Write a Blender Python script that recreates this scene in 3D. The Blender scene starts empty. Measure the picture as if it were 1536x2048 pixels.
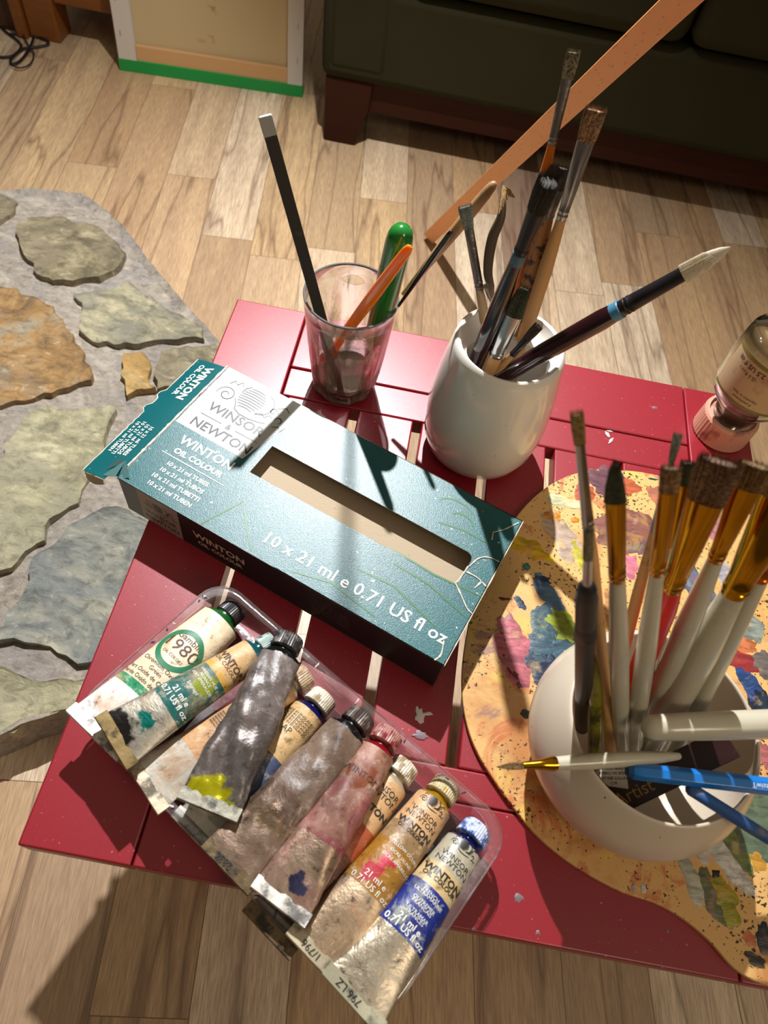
import bpy, bmesh, math, random
from mathutils import Vector, Matrix, noise
random.seed(7)
R_ = math.radians
SC = bpy.context.scene
COL = SC.collection

# ------------------------------------------------------------------ camera
F_PX = 1420.0
CAM = Vector((0, 0, 0.95))
YC = Vector((413, -2174, F_PX)).normalized()          # world +Y in camera axes (right, down, forward)
d_ = Vector((1, .196, 0)); XC = Vector((1, .196, -(d_.dot(YC)) / YC.z)).normalized()
ZC = XC.cross(YC)
if ZC.y > 0: ZC = -ZC
def c2w(c): return Vector((XC.dot(c), YC.dot(c), ZC.dot(c)))
cam_d = bpy.data.cameras.new('camera'); cam_o = bpy.data.objects.new('camera', cam_d); COL.objects.link(cam_o)
rx, ry, rz = c2w(Vector((1, 0, 0))), c2w(Vector((0, -1, 0))), c2w(Vector((0, 0, -1)))
cam_o.matrix_world = Matrix(((rx.x, ry.x, rz.x, CAM.x), (rx.y, ry.y, rz.y, CAM.y), (rx.z, ry.z, rz.z, CAM.z), (0, 0, 0, 1)))
cam_d.sensor_width = 36; cam_d.sensor_fit = 'AUTO'; cam_d.lens = F_PX / 2048 * 36
cam_d.clip_start = .02
cam_d.dof.use_dof = True; cam_d.dof.focus_distance = .60; cam_d.dof.aperture_fstop = 11.0
SC.camera = cam_o
def ray(px, py): return c2w(Vector((px - 768, py - 1024, F_PX))).normalized()
def pt(px, py, z):
    r = ray(px, py); return CAM + r * ((z - CAM.z) / r.z)
def pty(px, py, y):
    r = ray(px, py); return CAM + r * ((y - CAM.y) / r.y)
def dist(p): return abs((p - CAM).dot(ray(768, 1024)))
def px2m(n, p): return n * dist(p) / F_PX

# ------------------------------------------------------------------ light
SC.view_settings.view_transform = 'Standard'; SC.view_settings.look = 'None'
SC.view_settings.gamma = 1; SC.view_settings.use_curve_mapping = False
SC.view_settings.exposure = 0.0
LAMP = Vector((-.150, 1.08, 1.53))
def light(name, kind, loc, energy, color, size=.02, rot=None):
    l = bpy.data.lights.new(name, kind); l.energy = energy; l.color = color
    if kind == 'AREA': l.size = size
    else: l.shadow_soft_size = size
    o = bpy.data.objects.new(name, l); o.location = loc
    if rot: o.rotation_euler = rot
    COL.objects.link(o); return o
bulb = light('lamp_bulb', 'SPOT', LAMP, 150, (.98, .985, 1), .010)
def aim(o, t): o.rotation_euler = (Vector(t) - o.location).to_track_quat('-Z', 'Y').to_euler()
room = light('room_lamp', 'AREA', (1.0, -.65, 1.7), 6, (1, .84, .64), .4); aim(room, (.25, .3, .3))
bulb.data.spot_size = R_(122); bulb.data.spot_blend = 1.0; aim(bulb, LAMP + Vector((-.22, -.60, -1.53)))
W = bpy.data.worlds.new('World'); SC.world = W; W.use_nodes = True
wn = W.node_tree.nodes; wl = W.node_tree.links
bg = wn['Background']; bg.inputs['Strength'].default_value = .25
tcw = wn.new('ShaderNodeTexCoord'); sep = wn.new('ShaderNodeSeparateXYZ'); rw = wn.new('ShaderNodeValToRGB')
wl.new(tcw.outputs['Generated'], sep.inputs[0]); 
mm_ = wn.new('ShaderNodeMapRange'); mm_.inputs[1].default_value = -1; mm_.inputs[2].default_value = 1
wl.new(sep.outputs['Z'], mm_.inputs[0]); wl.new(mm_.outputs[0], rw.inputs[0])
rw.color_ramp.elements[0].position = .45; rw.color_ramp.elements[0].color = (.20, .15, .11, 1)
rw.color_ramp.elements[1].position = 1; rw.color_ramp.elements[1].color = (1, .86, .68, 1)
e = rw.color_ramp.elements.new(.70); e.color = (.50, .40, .28, 1)
wl.new(rw.outputs[0], bg.inputs['Color'])

# ------------------------------------------------------------------ material helpers
def lin(c):
    return tuple((x / 255 / 12.92) if x / 255 <= .04045 else (((x / 255) + .055) / 1.055) ** 2.4 for x in c) + (1,)
class NT:
    def __init__(s, name):
        s.m = bpy.data.materials.new(name); s.m.use_nodes = True
        s.t = s.m.node_tree; s.n = s.t.nodes; s.l = s.t.links
        s.b = s.n['Principled BSDF']; s.out = s.n['Material Output']
    def add(s, ty, **kw):
        nd = s.n.new('ShaderNode' + ty)
        for k, v in kw.items():
            if k.startswith('_'): setattr(nd, k[1:], v)
            else:
                key = int(k[1:]) if k[0] == 'i' and k[1:].isdigit() else k.replace('__', ' ')
                s.set(nd.inputs[key], v)
        return nd
    def set(s, inp, v):
        if isinstance(v, bpy.types.NodeSocket): s.l.new(v, inp)
        elif isinstance(v, bpy.types.Node): s.l.new(v.outputs[0], inp)
        else: inp.default_value = v
    def P(s, **kw):
        for k, v in kw.items(): s.set(s.b.inputs[k.replace('__', ' ')], v)
    def co(s, kind='Object', scale=(1, 1, 1), rot=(0, 0, 0), loc=(0, 0, 0)):
        c = s.add('TexCoord'); m = s.add('Mapping'); s.l.new(c.outputs[kind], m.inputs['Vector'])
        m.inputs['Scale'].default_value = scale; m.inputs['Rotation'].default_value = rot; m.inputs['Location'].default_value = loc
        return m.outputs[0]
    def noise(s, vec, scale, detail=4, rough=.55, dist=0, out='Fac'):
        n = s.add('TexNoise', Scale=scale, Detail=detail, Roughness=rough, Distortion=dist); s.l.new(vec, n.inputs['Vector']); return n.outputs[out]
    def ramp(s, fac, stops, interp='LINEAR'):
        r = s.add('ValToRGB'); s.l.new(fac, r.inputs[0]); cr = r.color_ramp; cr.interpolation = interp
        while len(cr.elements) > 1: cr.elements.remove(cr.elements[-1])
        for i, (p, c) in enumerate(stops):
            el = cr.elements[0] if i == 0 else cr.elements.new(p)
            el.position = p; el.color = c if len(c) == 4 else tuple(c) + (1,)
        return r.outputs[0]
    def mix(s, fac, a, b, mode='MIX'):
        m = s.add('MixRGB', _blend_type=mode); s.set(m.inputs[0], fac); s.set(m.inputs[1], a); s.set(m.inputs[2], b); return m.outputs[0]
    def math(s, op, a, b=0.0, clamp=False):
        m = s.add('Math', _operation=op, _use_clamp=clamp); s.set(m.inputs[0], a); s.set(m.inputs[1], b); return m.outputs[0]
    def bump(s, h, strength=.3, dist=.001, prev=None):
        b = s.add('Bump', Strength=strength, Distance=dist); s.l.new(h, b.inputs['Height'])
        if prev: s.l.new(prev, b.inputs['Normal'])
        s.l.new(b.outputs[0], s.b.inputs['Normal']); return b.outputs[0]
_mc = {}
def plain(name, rgb, rough=.5, metal=0, spec=.5, bumps=None, var=None, coat=0, alpha=None):
    if name in _mc: return _mc[name]
    s = NT(name); c = lin(rgb)
    s.P(Base__Color=c, Roughness=rough, Metallic=metal)
    s.b.inputs['Specular IOR Level'].default_value = spec; s.b.inputs['Coat Weight'].default_value = coat
    if coat: s.b.inputs['Coat Roughness'].default_value = .12
    v = s.co()
    if var:   # (scale, rgb2, lo, hi)
        f = s.ramp(s.noise(v, var[0], 6, .6), [(var[2], (0, 0, 0, 1)), (var[3], (1, 1, 1, 1))])
        s.P(Base__Color=s.mix(f, c, lin(var[1])))
    if bumps: s.bump(s.noise(v, bumps[0], 5), bumps[1], bumps[2] if len(bumps) > 2 else .001)
    _mc[name] = s.m; return s.m

# ------------------------------------------------------------------ geometry helpers
class MB:
    def __init__(s): s.v = []; s.f = []; s.mi = []; s.uv = {}
    def add(s, vs, fs, mi=0):
        o = len(s.v); s.v += [Vector(p) for p in vs]; s.f += [tuple(i + o for i in f) for f in fs]; s.mi += [mi] * len(fs)
    def box(s, c, sz, M=None, mi=0):
        c = Vector(c); h = [x / 2 for x in sz]
        vs = [Vector((x * h[0], y * h[1], z * h[2])) for x in (-1, 1) for y in (-1, 1) for z in (-1, 1)]
        vs = [(M @ p if M else p) + c for p in vs]
        s.add(vs, [(0, 1, 3, 2), (4, 6, 7, 5), (0, 4, 5, 1), (2, 3, 7, 6), (0, 2, 6, 4), (1, 5, 7, 3)], mi)
    def loft(s, rings, cap=(True, True), closed=True, mi=0):
        n = len(rings[0]); vs = [p for r in rings for p in r]; fs = []
        for i in range(len(rings) - 1):
            for j in range(n if closed else n - 1):
                k = (j + 1) % n
                fs.append((i * n + j, i * n + k, (i + 1) * n + k, (i + 1) * n + j))
        if cap[0]: fs.append(tuple(range(n))[::-1])
        if cap[1]: fs.append(tuple((len(rings) - 1) * n + j for j in range(n)))
        s.add(vs, fs, mi)
    def prism(s, poly, z0, z1, mi=0):
        a = [Vector((p[0], p[1], z0)) for p in poly]; b = [Vector((p[0], p[1], z1)) for p in poly]
        s.loft([a, b], mi=mi)
    def obj(s, name, mats, parent=None, smooth=True, bevel=0, sub=0, angle=40):
        me = bpy.data.meshes.new(name); me.from_pydata([tuple(p) for p in s.v], [], s.f)
        for m in (mats if isinstance(mats, (list, tuple)) else [mats]): me.materials.append(m)
        me.polygons.foreach_set('material_index', s.mi)
        bm = bmesh.new(); bm.from_mesh(me); bmesh.ops.recalc_face_normals(bm, faces=bm.faces); bm.to_mesh(me); bm.free()
        if smooth:
            me.polygons.foreach_set('use_smooth', [True] * len(me.polygons)); me.set_sharp_from_angle(angle=R_(angle))
        o = bpy.data.objects.new(name, me); COL.objects.link(o)
        if bevel:
            b = o.modifiers.new('bevel', 'BEVEL'); b.width = bevel; b.segments = 3; b.limit_method = 'ANGLE'; b.angle_limit = R_(35)
        if sub: 
            m = o.modifiers.new('sub', 'SUBSURF'); m.levels = sub; m.render_levels = sub
        if parent: attach(o, parent)
        return o
def obj_split(mb, names, mats, parent):
    for k in sorted(set(mb.mi)):
        q = MB(); q.v = mb.v; q.f = [f for f, m in zip(mb.f, mb.mi) if m == k]; q.mi = [0] * len(q.f)
        used = sorted({i for f in q.f for i in f}); rm = {o_: n_ for n_, o_ in enumerate(used)}
        q.v = [mb.v[i] for i in used]; q.f = [tuple(rm[i] for i in f) for f in q.f]; q.obj(names[k], mats[k], parent, smooth=False)
def attach(o, parent):
    o.parent = parent; o.matrix_parent_inverse = Matrix.Translation(-parent.location)
def thing(name, loc, label, cat, group=None, kind=None):
    o = bpy.data.objects.new(name, None); o.location = loc; o.empty_display_size = .02; COL.objects.link(o)
    return tag(o, label, cat, group, kind)
def tag(o, label, cat=None, group=None, kind=None):
    o['label'] = label
    if cat: o['category'] = cat
    if group: o['group'] = group
    if kind: o['kind'] = kind
    return o
def basis(ax, up=Vector((0, 0, 1))):
    ax = ax.normalized(); n = (up - ax * up.dot(ax)).normalized(); return ax, ax.cross(n).normalized(), n   # axis, right, normal
def ering(c, u, v, a, b, n=24, ph=0, pw=1):
    out = []
    for i in range(n):
        t = 2 * math.pi * i / n + ph; x, y = math.cos(t), math.sin(t)
        if pw != 1: x = math.copysign(abs(x) ** pw, x); y = math.copysign(abs(y) ** pw, y)
        out.append(c + u * (a * x) + v * (b * y))
    return out
def lathe(mb, c, prof, n=48, mi=0, cap=(True, True), mod=None):
    rings = []
    for r, z in prof:
        ring = []
        for i in range(n):
            t = 2 * math.pi * i / n; rr = r * (mod(t, z) if mod else 1)
            ring.append(Vector((c[0] + rr * math.cos(t), c[1] + rr * math.sin(t), c[2] + z)))
        rings.append(ring)
    mb.loft(rings, cap=cap, mi=mi)
def tube_path(mb, pts, r, n=8, mi=0):
    rings = []; prev = Vector((0, 0, 1)); N = len(pts)
    for i, p in enumerate(pts):
        d = (pts[min(i + 1, N - 1)] - pts[max(i - 1, 0)]).normalized()
        if abs(d.dot(prev)) > .98: prev = Vector((1, 0, .1)).normalized()
        ax, u, w = basis(d, prev); prev = w
        rr = r[i] if isinstance(r, (list, tuple)) else r
        rings.append(ering(p, u, w, rr, rr, n))
    mb.loft(rings, mi=mi)
def smooth_pts(pts, k=6):
    out = []; P = [pts[0]] + list(pts) + [pts[-1]]
    for i in range(1, len(P) - 2):
        for j in range(k):
            t = j / k; a, b, c, d = P[i - 1], P[i], P[i + 1], P[i + 2]
            out.append(.5 * ((2 * b) + (c - a) * t + (2 * a - 5 * b + 4 * c - d) * t * t + (3 * b - a - 3 * c + d) * t ** 3))
    out.append(pts[-1]); return out
# flat 2D shapes with holes (and lettering) become meshes through a curve, then get mapped anywhere
def curve_mesh(cu):
    o = bpy.data.objects.new('tmp', cu); COL.objects.link(o)
    dg = bpy.context.evaluated_depsgraph_get(); dg.update()
    me = bpy.data.meshes.new_from_object(o.evaluated_get(dg))
    vs = [v.co.copy() for v in me.vertices]; fs = [tuple(p.vertices) for p in me.polygons]
    bpy.data.objects.remove(o); bpy.data.curves.remove(cu); bpy.data.meshes.remove(me)
    return vs, fs
def text_mesh(s, size, align='CENTER', bold=0, sx=1):
    cu = bpy.data.curves.new('t', 'FONT'); cu.body = s; cu.size = size; cu.align_x = align; cu.align_y = 'CENTER'
    cu.resolution_u = 2; cu.offset = bold; cu.space_line = .95
    vs, fs = curve_mesh(cu)
    return [Vector((v.x * sx, v.y, 0)) for v in vs], fs
def poly_mesh(outer, holes=()):
    cu = bpy.data.curves.new('p', 'CURVE'); cu.dimensions = '2D'; cu.fill_mode = 'BOTH'
    for loop in [outer] + list(holes):
        sp = cu.splines.new('POLY'); sp.points.add(len(loop) - 1)
        for i, p in enumerate(loop): sp.points[i].co = (p[0], p[1], 0, 1)
        sp.use_cyclic_u = True
    return curve_mesh(cu)
def stroke_mesh(paths, w):
    vs, fs = [], []
    for pts in paths:
        N = len(pts); o = len(vs)
        for i, p in enumerate(pts):
            d = (Vector(pts[min(i + 1, N - 1)]) - Vector(pts[max(i - 1, 0)])).normalized(); n = Vector((-d.y, d.x))
            ww = w * (.35 + .65 * math.sin(math.pi * min(1, (i + .6) / N)))
            vs += [Vector((p[0] + n.x * ww / 2, p[1] + n.y * ww / 2, 0)), Vector((p[0] - n.x * ww / 2, p[1] - n.y * ww / 2, 0))]
        fs += [(o + 2 * i, o + 2 * i + 1, o + 2 * i + 3, o + 2 * i + 2) for i in range(N - 1)]
    return vs, fs
def place(mb, vf, fn, mi=0): mb.add([fn(v) for v in vf[0]], vf[1], mi)
def rrect(x0, y0, x1, y1, r, n=6):
    out = []
    for cx, cy, a in ((x1 - r, y0 + r, -90), (x1 - r, y1 - r, 0), (x0 + r, y1 - r, 90), (x0 + r, y0 + r, 180)):
        for i in range(n + 1):
            t = R_(a + 90 * i / n); out.append((cx + r * math.cos(t), cy + r * math.sin(t)))
    return out
# ================================================================== SETTING
# ---- floor: laminate strips
FLX, FLY = 0.45, 0.21
def floor_material():
    s = NT('laminate_oak')
    v = s.co('Object', rot=(0, 0, R_(-97)), loc=(FLX, FLY, 0))        # strips run along texture X
    br = s.add('TexBrick', Scale=1.0, Mortar__Size=.0006, Mortar__Smooth=.3, Bias=0.0, Brick__Width=.62, Row__Height=.104,
               Color1=(0, 0, 0, 1), Color2=(1, 1, 1, 1), Mortar=(.5, .5, .5, 1))
    br.offset = .37; br.offset_frequency = 3; br.squash = 1.35; br.squash_frequency = 2
    s.l.new(v, br.inputs['Vector'])
    shade = br.outputs['Color']
    # per-strip offset so that the grain breaks at joints
    off = s.add('VectorMath', _operation='MULTIPLY_ADD'); s.l.new(shade, off.inputs[0]); off.inputs[1].default_value = (7.3, 3.1, 5.7); s.l.new(v, off.inputs[2])
    mp = s.add('Mapping'); s.l.new(off.outputs[0], mp.inputs['Vector']); mp.inputs['Scale'].default_value = (.55, 7, 1)
    grain = s.noise(mp.outputs[0], 5, 9, .58, .12)
    fine = s.add('Mapping'); s.l.new(off.outputs[0], fine.inputs['Vector']); fine.inputs['Scale'].default_value = (6, 90, 1)
    fg = s.noise(fine.outputs[0], 6, 6, .6)
    base = s.ramp(shade, [(0, lin((176, 146, 116))), (.22, lin((232, 198, 148))), (.45, lin((206, 168, 124))), (.62, lin((240, 212, 174))), (.74, lin((246, 224, 192))), (.85, lin((214, 182, 138))), (1, lin((156, 130, 110)))])
    dark = s.ramp(grain, [(.36, (0, 0, 0, 1)), (.5, (.45, .45, .45, 1)), (.72, (1, 1, 1, 1))])
    c = s.mix(dark, base, lin((146, 116, 98)), 'MIX')
    c = s.mix(.55, c, base)
    c = s.mix(s.ramp(fg, [(.35, (.55, .55, .55, 1)), (.65, (0, 0, 0, 1))]), c, lin((128, 100, 76)))
    # long dark mineral streaks
    m2 = s.add('Mapping'); s.l.new(off.outputs[0], m2.inputs['Vector']); m2.inputs['Scale'].default_value = (.32, 4.2, 1)
    cr = s.noise(m2.outputs[0], 2.6, 3, .5, .15)
    line = s.math('ABSOLUTE', s.math('SUBTRACT', cr, .5))
    c = s.mix(s.ramp(line, [(0, (.6, .6, .6, 1)), (.007, (.32, .32, .32, 1)), (.024, (0, 0, 0, 1))]), c, lin((98, 70, 52)))
    c = s.mix(br.outputs['Fac'], c, lin((110, 84, 62)))
    s.P(Base__Color=c, Roughness=.42)
    s.bump(fg, .12, .0006)
    return s.m
mb = MB(); mb.box((0.2, 1.2, -.01), (5.2, 5.6, .02))
fl = mb.obj('floor', floor_material(), smooth=False); fl['kind'] = 'structure'; fl['label'] = 'light oak laminate floor'

# ---- stone hearth
def stone_mat(name, cols, sc=9):
    s = NT(name); v = s.co(scale=(1, 1.7, 1), rot=(0, 0, len(name) * 1.3))
    n1 = s.noise(v, sc * .8, 9, .66, 2.2); n2 = s.noise(v, sc * 5, 8, .72, .6); n3 = s.noise(v, sc * .5, 5, .55, 2.5)
    c = s.ramp(n1, [(.34, lin(cols[0])), (.45, lin(cols[1])), (.54, lin(cols[2])), (.64, lin(cols[3]))])
    c = s.mix(s.ramp(n3, [(.45, (0, 0, 0, 1)), (.62, (.7, .7, .7, 1))]), c, lin(cols[4]))
    c = s.mix(s.ramp(n2, [(.36, (.6, .6, .6, 1)), (.5, (0, 0, 0, 1))]), c, lin(tuple(int(x * .6) for x in cols[1])))
    c = s.mix(s.ramp(n2, [(.58, (0, 0, 0, 1)), (.74, (.7, .7, .7, 1))]), c, lin((222, 214, 190)))
    s.P(Base__Color=c, Roughness=.62)
    s.bump(s.mix(.5, n1, n2), .9, .006); return s.m
hz = .07
hp = [pt(x, y, hz) for x, y in [(0, 383), (60, 376), (165, 388), (200, 410), (245, 450), (330, 560), (440, 685)]]
poly = [Vector((-1.7, 1.2, 0))] + hp + [Vector((-.205, .735, 0)), Vector((-.195, .60, 0)), Vector((-.20, .32, 0))] + [pt(129, 1419, hz), pt(0, 1469, hz)] + [Vector((-.75, -.12, 0)), Vector((-1.7, -.5, 0))]
hearth = thing('stone_hearth', (-.7, .6, 0), 'raised hearth of irregular flagstones set in grey mortar, left of the red table', 'hearth')
def densify(poly, step, jit, seed):
    out = []
    for i, a in enumerate(poly):
        b = poly[(i + 1) % len(poly)]; L = (Vector(b[:2]) - Vector(a[:2])).length; k = max(1, int(L / step))
        for j in range(k):
            t = j / k; p = Vector((a[0] + (b[0] - a[0]) * t, a[1] + (b[1] - a[1]) * t, 0))
            q = noise.noise_vector(p * 45 + Vector((seed, 0, 0))) * jit
            out.append(Vector((p.x + q.x, p.y + q.y, 0)))
    return out
def slab(name, poly, z0, z1, mat, parent, seed=0, jit=.003, rough=.003, grid=.02, inset=.006):
    dp = densify(poly, .012, jit, seed)
    mb = MB(); mb.add([Vector((p.x, p.y, z1)) for p in dp], [tuple(range(len(dp)))])
    me = bpy.data.meshes.new(name); me.from_pydata([tuple(p) for p in mb.v], [], mb.f)
    bm = bmesh.new(); bm.from_mesh(me); f = bm.faces[:]
    r = bmesh.ops.extrude_face_region(bm, geom=f); vs = [g for g in r['geom'] if isinstance(g, bmesh.types.BMVert)]
    for v in vs: v.co.z = z1
    for v in bm.verts:
        if v not in vs: v.co.z = z0
    top = [g for g in r['geom'] if isinstance(g, bmesh.types.BMFace)]
    ins = bmesh.ops.inset_region(bm, faces=top, thickness=inset, depth=0)
    rim = {v for v in vs}
    for v in rim: v.co.z -= inset * .7
    bmesh.ops.triangulate(bm, faces=top)
    for _ in range(6):
        es = [e for e in bm.edges if e.calc_length() > grid and all(abs(v.co.z - z1) < 1e-4 or v.co.z > z1 - .001 for v in e.verts)]
        if not es: break
        bmesh.ops.subdivide_edges(bm, edges=es, cuts=1); bmesh.ops.triangulate(bm, faces=[f for f in bm.faces if len(f.verts) > 3 and f.normal.z > .5])
        bm.normal_update()
    for v in bm.verts:
        if v.co.z > z1 - inset:
            n = noise.fractal(v.co * 14 + Vector((seed * 3.7, 0, 0)), 1, 2, 4) * rough + noise.noise(v.co * 60) * rough * .35
            v.co.z += n
    bmesh.ops.recalc_face_normals(bm, faces=bm.faces)
    bm.to_mesh(me); bm.free(); me.materials.append(mat)
    me.polygons.foreach_set('use_smooth', [True] * len(me.polygons)); me.set_sharp_from_angle(angle=R_(50))
    o = bpy.data.objects.new(name, me); COL.objects.link(o)
    if parent: attach(o, parent)
    return o
slab('mortar_bed', poly, 0, hz, stone_mat('mortar', [(150, 140, 128), (164, 153, 138), (176, 164, 148), (188, 178, 162), (152, 144, 138)], 14), hearth, 1, .003, .004, .03, .012)
def c1(L): return [pt(x / 2.731, 380 + y / 2.731, hz + .005) for x, y in L]
def c3(L): return [pt(x / 3.657, 1000 + y / 3.657, hz + .005) for x, y in L]
grn = [(112, 106, 84), (142, 136, 108), (164, 156, 126), (188, 178, 144), (132, 128, 116)]
olv = [(104, 96, 74), (130, 120, 92), (152, 140, 108), (176, 164, 130), (136, 122, 100)]
rst = [(118, 96, 66), (158, 122, 76), (176, 138, 86), (166, 154, 130), (140, 128, 106)]
yel = [(136, 130, 104), (166, 158, 124), (186, 178, 142), (210, 202, 166), (156, 150, 126)]
blu = [(104, 108, 104), (132, 134, 124), (152, 150, 134), (176, 172, 150), (116, 122, 122)]
tan = [(140, 116, 70), (168, 140, 88), (186, 158, 104), (176, 160, 120), (186, 142, 72)]
stones = [
 ('olive stone', olv, c1([(80, 165), (250, 135), (400, 160), (560, 220), (690, 330), (650, 410), (540, 470), (420, 490), (290, 490), (180, 420), (100, 300)])),
 ('pointed grey-green stone with a dark crack', grn, c1([(400, 555), (720, 505), (780, 560), (960, 650), (1100, 740), (1110, 800), (900, 805), (690, 835), (480, 820), (440, 720), (460, 640)])),
 ('rust-stained stone', rst, c1([(-260, 480), (40, 510), (130, 560), (260, 610), (330, 680), (400, 820), (470, 930), (520, 1000), (500, 1030), (280, 1100), (-100, 1180), (-350, 1150)])),
 ('small ochre stone', tan, c1([(680, 895), (760, 885), (810, 930), (820, 1020), (850, 1080), (680, 1110), (670, 1000)])),
 ('brownish stone', olv, c1([(880, 870), (1010, 840), (1180, 825), (1300, 900), (1200, 1050), (960, 1060), (870, 1090), (850, 1000)])),
 ('large yellow-green stone', yel, c1([(150, 1220), (260, 1190), (400, 1175), (600, 1170), (640, 1200), (600, 1260), (560, 1450), (480, 1590), (380, 1720), (250, 1830), (230, 1900), (100, 2010), (0, 2070), (-250, 2100), (-350, 1650), (-150, 1450), (0, 1480), (40, 1380), (100, 1260)])),
 ('blue-grey slate stone', blu, c3([(860, 20), (1100, 160), (1130, 320), (930, 800), (800, 1150), (580, 1160), (480, 1130), (360, 1060), (260, 1060), (120, 1030), (0, 1030), (-250, 1100), (-150, 950), (0, 890), (180, 620), (240, 440), (340, 330), (500, 200), (600, 130), (700, 70)])),
 ('pale olive corner stone', yel, c3([(-250, 1150), (0, 1215), (100, 1260), (220, 1310), (330, 1290), (450, 1300), (640, 1290), (640, 1440), (490, 1500), (380, 1550), (0, 1700), (-300, 1820), (-400, 1400)])),
 ('small brown stone', olv, [pt(x, y, hz + .005) for x, y in [(-50, 385), (12, 390), (30, 398), (26, 415), (0, 440), (-60, 460)]]),
]
smc = {}
for i, (lb, cols, pl) in enumerate(stones):
    key = str(cols[0])
    if key not in smc: smc[key] = stone_mat('flagstone_' + str(i), cols)
    o = slab('flagstone', pl, hz - .02, hz + .0022, smc[key], hearth, 10 + i * 5, .010, .006, .012, .003); o['label'] = lb

# ---- red slatted table
ZT = .45
def red_mat():
    s = NT('red_moulded_plastic'); v = s.co()
    c = lin((142, 18, 34))
    spk = s.ramp(s.noise(v, 420, 2, .5), [(.70, (0, 0, 0, 1)), (.76, (1, 1, 1, 1))])
    stain = s.ramp(s.noise(v, 16, 6, .6), [(.63, (0, 0, 0, 1)), (.72, (.5, .5, .5, 1))])
    cc = s.mix(stain, c, lin((130, 30, 34))); cc = s.mix(spk, cc, lin((205, 120, 120)))
    s.P(Base__Color=cc, Roughness=.37); s.b.inputs['Specular IOR Level'].default_value = .8; s.bump(s.noise(v, 1500, 3, .6), .35, .00022)
    return s.m
RED = red_mat()
X0, X1, Y0, Y1 = -.178, .339, .031, .536
table = thing('side_table', ((X0 + X1) / 2, (Y0 + Y1) / 2, 0), 'low red plastic slatted outdoor side table holding the paints and brushes', 'table')
def board(name, x0, y0, x1, y1, z1=ZT, th=.018, bev=.0014):
    mb = MB(); mb.box(((x0 + x1) / 2, (y0 + y1) / 2, z1 - th / 2), (x1 - x0, y1 - y0, th)); return mb.obj(name, RED, table, bevel=bev)
g = .0006
board('edge_board', X0, Y0, -.1075, Y1, th=.022); board('edge_board', .2775, Y0, X1, Y1, th=.022)
board('end_rail', -.1065, .461, .2765, Y1, th=.022); board('end_rail', -.1065, Y0, .2765, .104, th=.022)
board('cross_rail', -.1065, .4255, .2765, .460, z1=ZT - .0006); board('cross_rail', -.1065, .105, .2765, .1265, z1=ZT - .0006)
gaps = [-.1045, -.0385, .0205, .0845, .1445, .2085, .2715]
for i in range(len(gaps) - 1):
    board('slat', gaps[i] + .0042, .127, gaps[i + 1] - .0042, .425, z1=ZT - .0006)
for x in (X0 + .03, X1 - .03):
    for y in (Y0 + .05, Y1 - .05):
        mb = MB(); sx = 1 if x > 0 else -1; sy = 1 if y > .3 else -1
        rings = []
        for z, w, o in ((0, .034, .0), (.2, .04, 0), (.43, .05, 0)):
            rings.append([Vector((x + dx * w / 2, y + dy * w / 2, z)) for dx, dy in ((-1, -1), (1, -1), (1, 1), (-1, 1))])
        mb.loft(rings); mb.obj('leg', RED, table, bevel=.003)
for y in (Y0 + .05, Y1 - .05):
    mb = MB(); mb.box(((X0 + X1) / 2, y, ZT - .045), (X1 - X0 - .1, .022, .04)); mb.obj('apron', RED, table, bevel=.003)
# stray paint on the table top
white_p = plain('dried_white_paint', (205, 196, 190), .5, bumps=(300, .5))
grey_p = plain('dried_grey_paint', (120, 104, 108), .5)
mb = MB()
def blob(mb, c, rx_, ry_, ang, h, n=26, seed=0, ir=.35, rings=4, mi=0, nz=1.0):
    ca, sa = math.cos(ang), math.sin(ang); vs = [Vector((c.x, c.y, c.z + h))]; fs = []
    for k in range(1, rings + 1):
        q = k / rings
        for i in range(n):
            t = 2 * math.pi * i / n
            rr = 1 + ir * noise.noise(Vector((math.cos(t) * 1.6 + seed, math.sin(t) * 1.6, seed * .7))) * 1.6 + ir * .5 * noise.noise(Vector((math.cos(t) * 5, math.sin(t) * 5 + seed, 3)))
            x, y = rx_ * rr * q * math.cos(t), ry_ * rr * q * math.sin(t)
            X, Y = c.x + x * ca - y * sa, c.y + x * sa + y * ca
            hh = h * (1 - q ** 3) + nz * h * .55 * noise.noise(Vector((x * 90 + seed, y * 330, seed))) * (1 - q ** 4)
            vs.append(Vector((X, Y, c.z + max(hh, .00005) if k < rings else c.z - .0001)))
    for i in range(n): fs.append((0, 1 + i, 1 + (i + 1) % n))
    for k in range(rings - 1):
        for i in range(n):
            a = 1 + k * n + i; b = 1 + k * n + (i + 1) % n; fs.append((a, a + n, b + n, b))
    mb.add(vs, fs, mi)
for (x, y, a, b, an, m) in [(838, 1432, 9, 16, .3, 0), (852, 1428, 12, 4, .2, 0), (838, 1470, 14, 8, 0, 1), (1215, 868, 4, 9, .5, 0), (1222, 880, 9, 3, 1, 0), (1310, 815, 8, 3, .4, 1), (1076, 1866, 4, 4, 0, 1), (945, 1857, 4, 3, 0, 1), (1334, 1860, 4, 4, 0, 1), (1035, 1795, 9, 7, 0, 1), (1220, 862, 6, 2, 0, 0)]:
    p = pt(x, y, ZT + .0001); blob(mb, p, px2m(a, p), px2m(b, p), an, .0004, 16, x * .1, .5, 2, m)
mb.obj('paint_spatter', [white_p, grey_p], table)['kind'] = 'stuff'
mb = MB(); mb.box((.088, .0575, ZT - .041), (.07, .030, .038)); mb.obj('cross_brace', RED, table, bevel=.003)

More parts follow.
